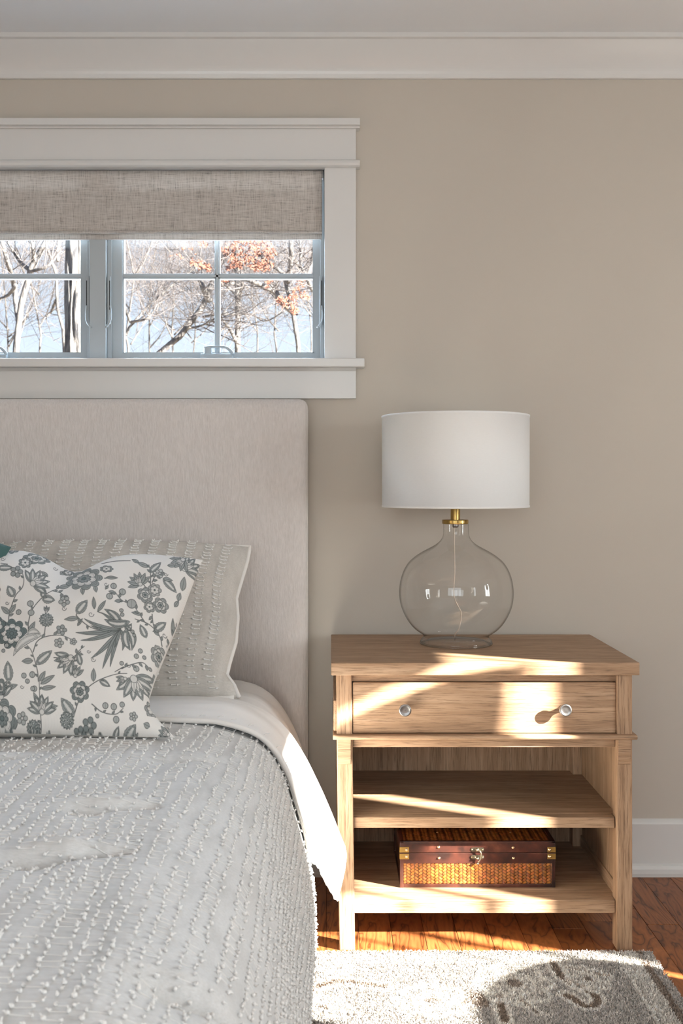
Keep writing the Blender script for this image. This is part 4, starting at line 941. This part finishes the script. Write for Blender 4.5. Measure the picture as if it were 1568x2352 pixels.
def plate(cx_, cz_, hw, hh, par, name):
    pl = [(cx_+hw*.62*sx+hh*math.cos(a), cz_+hh*math.sin(a)) for sx, rng in ((1, np.linspace(-PI/2, PI/2, 8)), (-1, np.linspace(PI/2, 3*PI/2, 8))) for a in rng]
    obj(name, MB().prism(pl, BXF-.0014, BXF+.0005, 1), M['aged'], par, bevel=.0004)
    for d in (-1, 1): stud(cx_+d*hw*.72, BXF-.0014, cz_, par, .0018)
lc = at(1096, 1952, BXF); plate(lc[0], lc[2]+.0010, .0185, .0052, LID, 'latch_plate'); plate(lc[0], lc[2]-.0180, .0185, .0052, BOD, 'latch_plate')
hk = [(lc[0]-.001, BXF-.004, lc[2]+.001), (lc[0]+.005, BXF-.0065, lc[2]-.001), (lc[0]+.0085, BXF-.007, lc[2]-.008), (lc[0]+.0075, BXF-.007, lc[2]-.018), (lc[0]+.004, BXF-.006, lc[2]-.026), (lc[0]+.0005, BXF-.005, lc[2]-.030)]
mb = MB().tube(catmull(hk, 20), .0017, 8); mb.blob((hk[-1][0]-.001, BXF-.0045, hk[-1][2]-.003), .0034); obj('latch_hook', mb, M['aged'], LID, smooth=True)
mb = MB().lathe_y([(.0042, BXF-.001), (.0042, BXF-.005), (.0025, BXF-.0065), (.0003, BXF-.007)], lc[0]-.001, lc[2]+.001, 14); obj('latch_pivot', mb, M['aged'], LID, smooth=True)
mb = MB().lathe_y([(.0034, BXF-.001), (.0034, BXF-.007), (.0022, BXF-.0085), (.0003, BXF-.009)], lc[0]-.0006, lc[2]-.020, 14); mb.tube([(lc[0]-.012, BXF-.003, lc[2]-.016), (lc[0]-.002, BXF-.005, lc[2]-.020)], .0013, 6); obj('latch_pin', mb, M['aged'], BOD, smooth=True)

# ------------------------------------------------------------------ rug
RX0, RX1, RY0, RY1 = -1.55, .765, .35, 2.452
RG = thing('area_rug', (-.4, 1.4, 0), 'grey-beige pile rug with vine and flower pattern in front of nightstand', 'rug')
def seg_d(X, Y, P):
    best = np.full(X.shape, 9.)
    P = catmull(P, 10*len(P)) if len(P) > 2 else np.array(P, float)
    for a, b_ in zip(P[:-1], P[1:]):
        d = b_-a; t = np.clip(((X-a[0])*d[0]+(Y-a[1])*d[1])/((d*d).sum()+1e-12), 0, 1); best = np.minimum(best, np.hypot(X-a[0]-t*d[0], Y-a[1]-t*d[1]))
    return best
def fp(px, py): s = CAMZ*F_PX/(py-HY); return ((px-VX)*s/F_PX, s)
def rug_col(X, Y):
    g = np.array([.44, .41, .38]); lt = np.array([.80, .76, .70]); br = np.array([.20, .14, .10])
    c = np.tile(g, (len(X), 1)); 
    def blend(mask, col, k_=1.0): nonlocal c; mk = (np.clip(mask, 0, 1)*k_)[:, None]; c = c*(1-mk)+col*mk
    lines_b = [[fp(1268,2222), fp(1288,2255), fp(1320,2275), fp(1355,2292), fp(1372,2310), fp(1360,2324), fp(1335,2322), fp(1315,2306), fp(1300,2300)], [fp(1145,2300), fp(1152,2330), fp(1160,2360)], [(.80, 2.0), (.6, 1.9), (.5, 1.75)], [(-.1, 2.2), (.0, 2.3), (.12, 2.28)], [(.1, 2.1), (.2, 2.0), (.15, 1.9)]]
    for P in lines_b: d = seg_d(X, Y, P); blend(1-np.clip((d-.016)/.006, 0, 1), lt, .85); blend(1-np.clip((d-.007)/.004, 0, 1), br, .9)
    fl_ = [(*fp(1180, 2272), .085, .10), (.02, 2.37, .04, .035), (-.02, 2.19, .06, .05), (.22, 2.22, .08, .07), (.70, 2.36, .03, .04), (.05, 1.9, .1, .1), (.45, 1.85, .1, .1), (*fp(1350, 2262), .05, .06)]
    for cx_, cy_, rx, ry in fl_:
        th = np.arctan2((Y-cy_)/ry, (X-cx_)/rx); r = np.hypot((X-cx_)/rx, (Y-cy_)/ry); R = .8+.2*np.abs(np.cos(th*4))
        blend((r < R)*.5, lt, .6); blend((np.abs(r-R) < .10), lt, .9); blend((np.abs(r-R*.55) < .07), lt, .8); blend((np.abs(np.sin(th*4)) < .22)*(r < R)*(r > .25), g*.85, .8); blend((r < .2), br, .7); blend((np.abs(r-R*.3) < .05), lt, .8)
    for a, b_ in [(fp(1195,2310), fp(1235,2340)), (fp(1060,2320), fp(1090,2300)), (fp(1300,2235), fp(1400,2255)), (fp(1500,2330), fp(1530,2345))]:
        d = seg_d(X, Y, [a, b_]); blend((d < .012)*1., lt, .8); blend((d < .004)*1., br, .7)
    d = seg_d(X, Y, [fp(1086,2300), fp(1106,2318)]); blend((d < .018)*1., br, .7)
    # border stripes along the right and back edges
    e_ = np.minimum(RX1-X, 9); blend((e_ < .075)*(e_ > .025), lt, .45); blend((np.abs(e_-.030) < .009), br, .8); blend((np.abs(e_-.085) < .004), lt, .8)
    eb = RY1-Y; blend((eb < .05)*(eb > .015), lt, .35); blend((np.abs(eb-.055) < .004), lt, .5)
    return c
nx, ny = 380, 240; X, Y = np.meshgrid(np.linspace(-.15, RX1, nx), np.linspace(1.6, RY1, ny))
body = B(RX0, RX1-.001, RY0, RY1-.001, .0006, .007); V = np.array(body.v); obj('backing', body, M['rug'], RG, colors=np.tile((.40, .36, .31), (8, 1)))
Xf, Yf = X.ravel(), Y.ravel(); ds = np.minimum(RX1-Xf, RY1-Yf); Zf = .0105-.006*np.exp(-ds/.004)+RNG.normal(0, .0006, len(Xf))
idx = np.arange(nx*ny).reshape(ny, nx); Fc = np.stack([idx[:-1,:-1], idx[:-1,1:], idx[1:,1:], idx[1:,:-1]], -1).reshape(-1, 4)
obj('pile_base', (np.stack([Xf, Yf, Zf], 1), Fc), M['rug'], RG, smooth=True, colors=rug_col(Xf, Yf)*.85)
n = 150000; X = RNG.uniform(-.15, RX1+.001, n); Y = RY1+.001-.85*RNG.uniform(0, 1, n)**1.25; hgt = RNG.uniform(.004, .0085, n); a = RNG.uniform(0, 2*PI, n); wd = RNG.uniform(.0007, .0014, n); lx, ly = RNG.normal(0, .0026, n), RNG.normal(0, .0026, n)
zb = .0085; P0 = np.stack([X-np.cos(a)*wd, Y-np.sin(a)*wd, np.full(n, zb)], 1); P1 = np.stack([X+np.cos(a)*wd, Y+np.sin(a)*wd, np.full(n, zb)], 1)
P2 = np.stack([X+lx+np.cos(a)*wd*.7, Y+ly+np.sin(a)*wd*.7, zb+hgt], 1); P3 = np.stack([X+lx-np.cos(a)*wd*.7, Y+ly-np.sin(a)*wd*.7, zb+hgt], 1)
V = np.stack([P0, P1, P2, P3], 1).reshape(-1, 3); cc = rug_col(X, Y); fk = RNG.uniform(0, 1, n); cc = cc*(RNG.normal(1.05, .16, n)[:, None]); cc[fk < .12] *= .45; cc[fk > .9] *= 1.3
obj('pile', (V, np.arange(4*n).reshape(n, 4)), M['rug'], RG, kind='stuff', colors=np.repeat(np.clip(cc, 0, .85), 4, axis=0))

# ------------------------------------------------------------------ unseen things added beside the frame to shade the sun
OT = thing('added_round_ottoman', (1.536, 1.669, 0), 'unseen round ottoman added right of the rug to cast its shadow there', 'ottoman')
obj('seat', MB().lathe([(.0005, .06), (.27, .06), (.285, .08), (.29, .20), (.29, .42), (.285, .44), (.26, .452), (.0005, .455)], 1.536, 1.669, 64), M['ottoman'], OT, smooth=True)
for k_ in range(4): a = PI/4+k_*PI/2; obj('leg', B(1.536+.2*math.cos(a)-.015, 1.536+.2*math.cos(a)+.015, 1.669+.2*math.sin(a)-.015, 1.669+.2*math.sin(a)+.015, 0, .062), M['oak_z'], OT)
FLM = thing('added_floor_lamp', (2.2, 1.525, 0), 'unseen floor lamp added at the right window to shade the nightstand', 'floor lamp')
obj('base', MB().lathe([(.0005, 0), (.12, 0), (.12, .012), (.02, .022), (.0005, .024)], 2.2, 1.525, 32), M['pewter'], FLM, smooth=False)
obj('pole', MB().tube([(2.2, 1.525, .02), (2.2, 1.525, 1.30)], .006, 12), M['pewter'], FLM, smooth=True)
obj('lamp_shade', MB().lathe([(.094, 1.118), (.099, 1.49), (.097, 1.49), (.092, 1.118)], 2.2, 1.517, 48), M['ottoman'], FLM, smooth=True)

# ------------------------------------------------------------------ outdoors
obj('ground', B(-60, 60, 3.4, 90, -3.2, -3.0), M['litter'], kind='structure')
def limb(mb, pts, r0, r1, seg=7, wob=.0, n=14, rnd=None):
    Q = catmull(pts, n)
    if wob:
        for i in range(1, n): Q[i] += np.array([rnd.uniform(-1, 1), rnd.uniform(-1, 1), rnd.uniform(-1, 1)])*wob
    mb.tube(Q, [r0+(r1-r0)*i/(n-1) for i in range(n)], seg); return Q
def grow(mb, Q, r, rnd, L_, lvl, cnt, spread=1.0, up=.25):
    "side branches off the polyline Q, recursively thinner"
    for _ in range(cnt):
        i = rnd.randint(1, len(Q)-1); f = rnd.random(); p = Q[i-1]*(1-f)+Q[i]*f; T = Q[i]-Q[i-1]; T /= np.linalg.norm(T)+1e-9
        d = T*rnd.uniform(.2, .9)+np.array([rnd.uniform(-1, 1)*spread, rnd.uniform(-.7, .7)*spread, rnd.uniform(-.7, .9)+up]); d /= np.linalg.norm(d)
        l_ = L_*rnd.uniform(.5, 1.2); n = 6; pts = [p]; 
        for j in range(1, n): d = d+np.array([rnd.uniform(-1, 1), rnd.uniform(-1, 1), rnd.uniform(-.8, 1)])*.26; d /= np.linalg.norm(d); pts.append(pts[-1]+d*l_/(n-1))
        rr_ = r*rnd.uniform(.45, .75); mb.tube(pts, [rr_*(1-.72*j/(n-1)) for j in range(n)], 3 if lvl > 0 else 4, cap=False)
        if lvl < 2: grow(mb, np.array(pts), rr_*.8, rnd, L_*.55, lvl+1, max(4, cnt//2), spread, up)
OAKPTS = []
def tree(px_limbs, D, label, name='bare_tree', group=None, seed=1, cnt=14, L_=1.2, tw=.012, mat_='bark', collect=False):
    "px_limbs: list of (list of photograph points, r0, r1) standing at distance D"
    rnd = random.Random(seed); p0 = px_limbs[0][0][0]; base = at(p0[0], p0[1], D)
    t = thing(name, (base[0], D, -3.0), label, 'tree', group)
    tk = MB(); tw_ = MB()
    for k_, (pts, r0, r1) in enumerate(px_limbs):
        W = [np.array(at(x_, y_, D+(rnd.uniform(-.3, .3) if j and k_ else 0))) for j, (x_, y_) in enumerate(pts)]
        if k_ == 0: W = [np.array((W[0][0]+.1, D, -3.0))]+W
        Q = limb(tk, W, r0, r1, 10, r1*.12, 18, rnd)
        s_ = Q[len(Q)//3:] if k_ == 0 else Q[2:]
        if cnt: grow(tw_, s_, tw, rnd, L_, 0, cnt if k_ else max(4, cnt//2))
        if collect: OAKPTS.append(Q)
    obj('trunk', tk, M['bark'], t, smooth=True)
    if cnt: obj('twigs', tw_, M['twig'], t, kind='stuff')
    return t
# thick straight trunk behind the left sash
rnd = random.Random(2); D = 9.0; t = thing('large_tree', (at(169, 700, D)[0], D, -3.0), 'thick straight tree trunk with furrowed bark, just left of the window mullion', 'tree')
V = []; nz_, na = 220, 64; zz = np.linspace(-3, 7, nz_)
for z_ in zz:
    for k_ in range(na):
        a = 2*PI*k_/na; fur = .016*math.sin(a*11+2.2*noise.noise(Vector((z_*1.7, a, 0)))*3)+.007*noise.noise(Vector((math.cos(a)*5, math.sin(a)*5, z_*3.5)))
        r = .083+fur*.8+.010*max(0, -z_)*.3; V.append((at(169, 0, D)[0]+.006*z_+r*math.cos(a), D+r*math.sin(a), z_))
idx = np.arange(nz_*na).reshape(nz_, na); i2 = np.roll(idx, -1, axis=1); Fc = np.stack([idx[:-1], i2[:-1], i2[1:], idx[1:]], -1).reshape(-1, 4)
obj('trunk', (np.array(V), Fc), M['bark'], t, smooth=True)
tree([([(32,860),(36,800),(48,740),(50,690),(62,660),(68,620),(100,580),(120,530),(140,440)], .052, .03), ([(44,745),(36,690),(32,655),(20,610),(5,560),(-20,500)], .034, .015), ([(68,620),(45,600),(20,560),(0,540)], .026, .01), ([(36,655),(15,680),(-40,700)], .022, .010),
      ([(66,625),(110,610),(140,575)], .02, .008), ([(78,605),(75,560),(60,535)], .026, .012)], 11, 'forked tree with crossing limbs at the far left of the window', seed=3, cnt=7, L_=.9, tw=.010)
tree([([(150,860),(142,760),(128,690),(125,650),(135,600),(125,580),(105,560)], .034, .015), ([(128,690),(115,720),(95,735)], .018, .006), ([(133,600),(133,540)], .018, .008)], 12, 'slim leaning tree touching the left side of the thick trunk', seed=4, cnt=6, L_=.8, tw=.008)
tree([([(545,860),(547,800),(546,720),(548,680),(546,655),(540,620),(546,540),(548,480)], .048, .03), ([(546,680),(530,665),(512,650)], .022, .010), ([(548,690),(556,655),(562,620)], .022, .012), ([(545,790),(530,760),(515,740),(508,725)], .025, .012), ([(505,655),(540,650),(570,640),(600,655),(640,690)], .022, .012), ([(465,728),(500,722),(545,722),(580,722),(610,738),(660,710)], .016, .006)],
     12, 'slender upright tree just right of the vertical muntin in the right sash', seed=5, cnt=9, L_=1.1, tw=.010)
tree([([(688,860),(684,790),(678,740),(668,700),(655,650),(650,625),(640,600),(615,590),(590,580)], .055, .02), ([(672,715),(650,695),(630,670),(600,655),(560,640)], .040, .02), ([(660,650),(668,600),(668,550),(668,480)], .028, .02), ([(672,595),(690,615),(705,640),(716,665)], .026, .02), ([(690,610),(690,570),(685,540)], .018, .012), ([(705,640),(716,600),(722,550)], .022, .014)],
     11, 'oak with pale curving limbs and rust-brown leaves near the right jamb', name='oak_tree', seed=6, cnt=8, L_=1.0, tw=.010, collect=True)
OAK = bpy.data.objects['oak_tree']; lf = MB(); rl = random.Random(9)
def leaves(cx_, cy_, rx, ry, n_, D):
    for _ in range(n_):
        a = rl.uniform(0, 2*PI); q = rl.random()**.6; p = Vector(at(cx_+rx*q*math.cos(a), cy_+ry*q*math.sin(a), D+rl.uniform(-.3, .3))); s_ = rl.uniform(.016, .034)
        u_ = Vector((rl.uniform(-1, 1), rl.uniform(-1, 1), rl.uniform(-1, 1))).normalized(); v_ = u_.orthogonal().normalized(); w_ = u_.cross(v_)
        lf.add([tuple(p-u_*s_), tuple(p+v_*s_*.5), tuple(p+u_*s_), tuple(p-v_*s_*.5), tuple(p+w_*s_*.25)], [(0,1,4),(1,2,4),(2,3,4),(3,0,4)])
for cx_, cy_, rx, ry, n_ in [(530,575,25,18,60),(560,560,35,16,90),(600,560,30,20,110),(575,595,40,18,110),(610,610,18,14,60),(590,615,14,8,40),(620,580,14,16,40),(540,605,18,14,50),(470,560,14,10,16),(445,600,12,9,14),(462,608,14,12,40),(478,615,8,10,26),(420,585,30,20,14),(515,645,12,6,20),(530,615,12,8,22),(612,660,6,7,14),(618,645,10,6,10),
                           (670,690,16,14,50),(676,712,10,14,50),(650,688,14,8,26),(660,705,16,10,26),(690,650,12,14,22),(700,680,14,12,20),(640,695,8,7,10),(680,670,10,10,20)]: leaves(cx_, cy_, rx, ry, n_, 10.8)
obj('leaves', lf, M['rust'], OAK, kind='stuff')
tree([([(355,900),(372,820),(395,790),(430,755),(455,725),(470,690),(480,655),(492,640),(500,610),(505,540)], .055, .03), ([(480,690),(465,660),(462,640)], .034, .02), ([(430,755),(470,745),(520,715)], .014, .006)], 11.5, 'tree leaning right across the lower middle of the right sash', seed=7, cnt=10, L_=1.0, tw=.010)
tree([([(270,900),(290,790),(300,740),(320,715),(355,690),(395,655),(430,630),(470,600)], .03, .014), ([(300,740),(285,700),(282,650)], .020, .01), ([(300,740),(340,730),(360,700)], .018, .008)], 13, 'low crooked tree in the left part of the right sash, beside the mullion', seed=8, cnt=12, L_=1.1, tw=.009)
for k_, (x_, D_) in enumerate([(-60, 17), (20, 20), (90, 18), (300, 17), (345, 21), (400, 18), (440, 22), (500, 19), (590, 20), (640, 18), (715, 21), (760, 17), (-130, 20)]):
    r6 = random.Random(40+k_); lim = [([(x_, 900), (x_+r6.uniform(-12, 12), 760), (x_+r6.uniform(-22, 22), 640), (x_+r6.uniform(-35, 35), 500)], .028, .012)]
    for q in range(4):
        y_ = r6.uniform(640, 800); dx = r6.choice((-1, 1))*r6.uniform(30, 80); lim.append(([(x_, y_), (x_+dx*.5, y_-40), (x_+dx, y_-r6.uniform(80, 140))], .015, .006))
    tree(lim, D_, 'thin bare tree far off in the twiggy woodland behind the window', group='background woodland trees', seed=60+k_, cnt=14, L_=2.0, tw=.0065)
# small branch outside the right window
OB_ = thing('garden_tree', (3.05, 1.32, -3.0), 'tree outside the right window, a thin branch crossing the sunlight', 'tree')
mb = MB(); mb.tube([(3.05, 1.32, -3), (3.02, 1.27, 0), (3.0, 1.232, 1.45), (3.0, 1.240, 1.7), (3.0, 1.262, 1.95), (3.05, 1.20, 2.6)], [.02, .017, .013, .009, .007, .004], 8)
obj('trunk', mb, M['bark'], OB_, smooth=True)
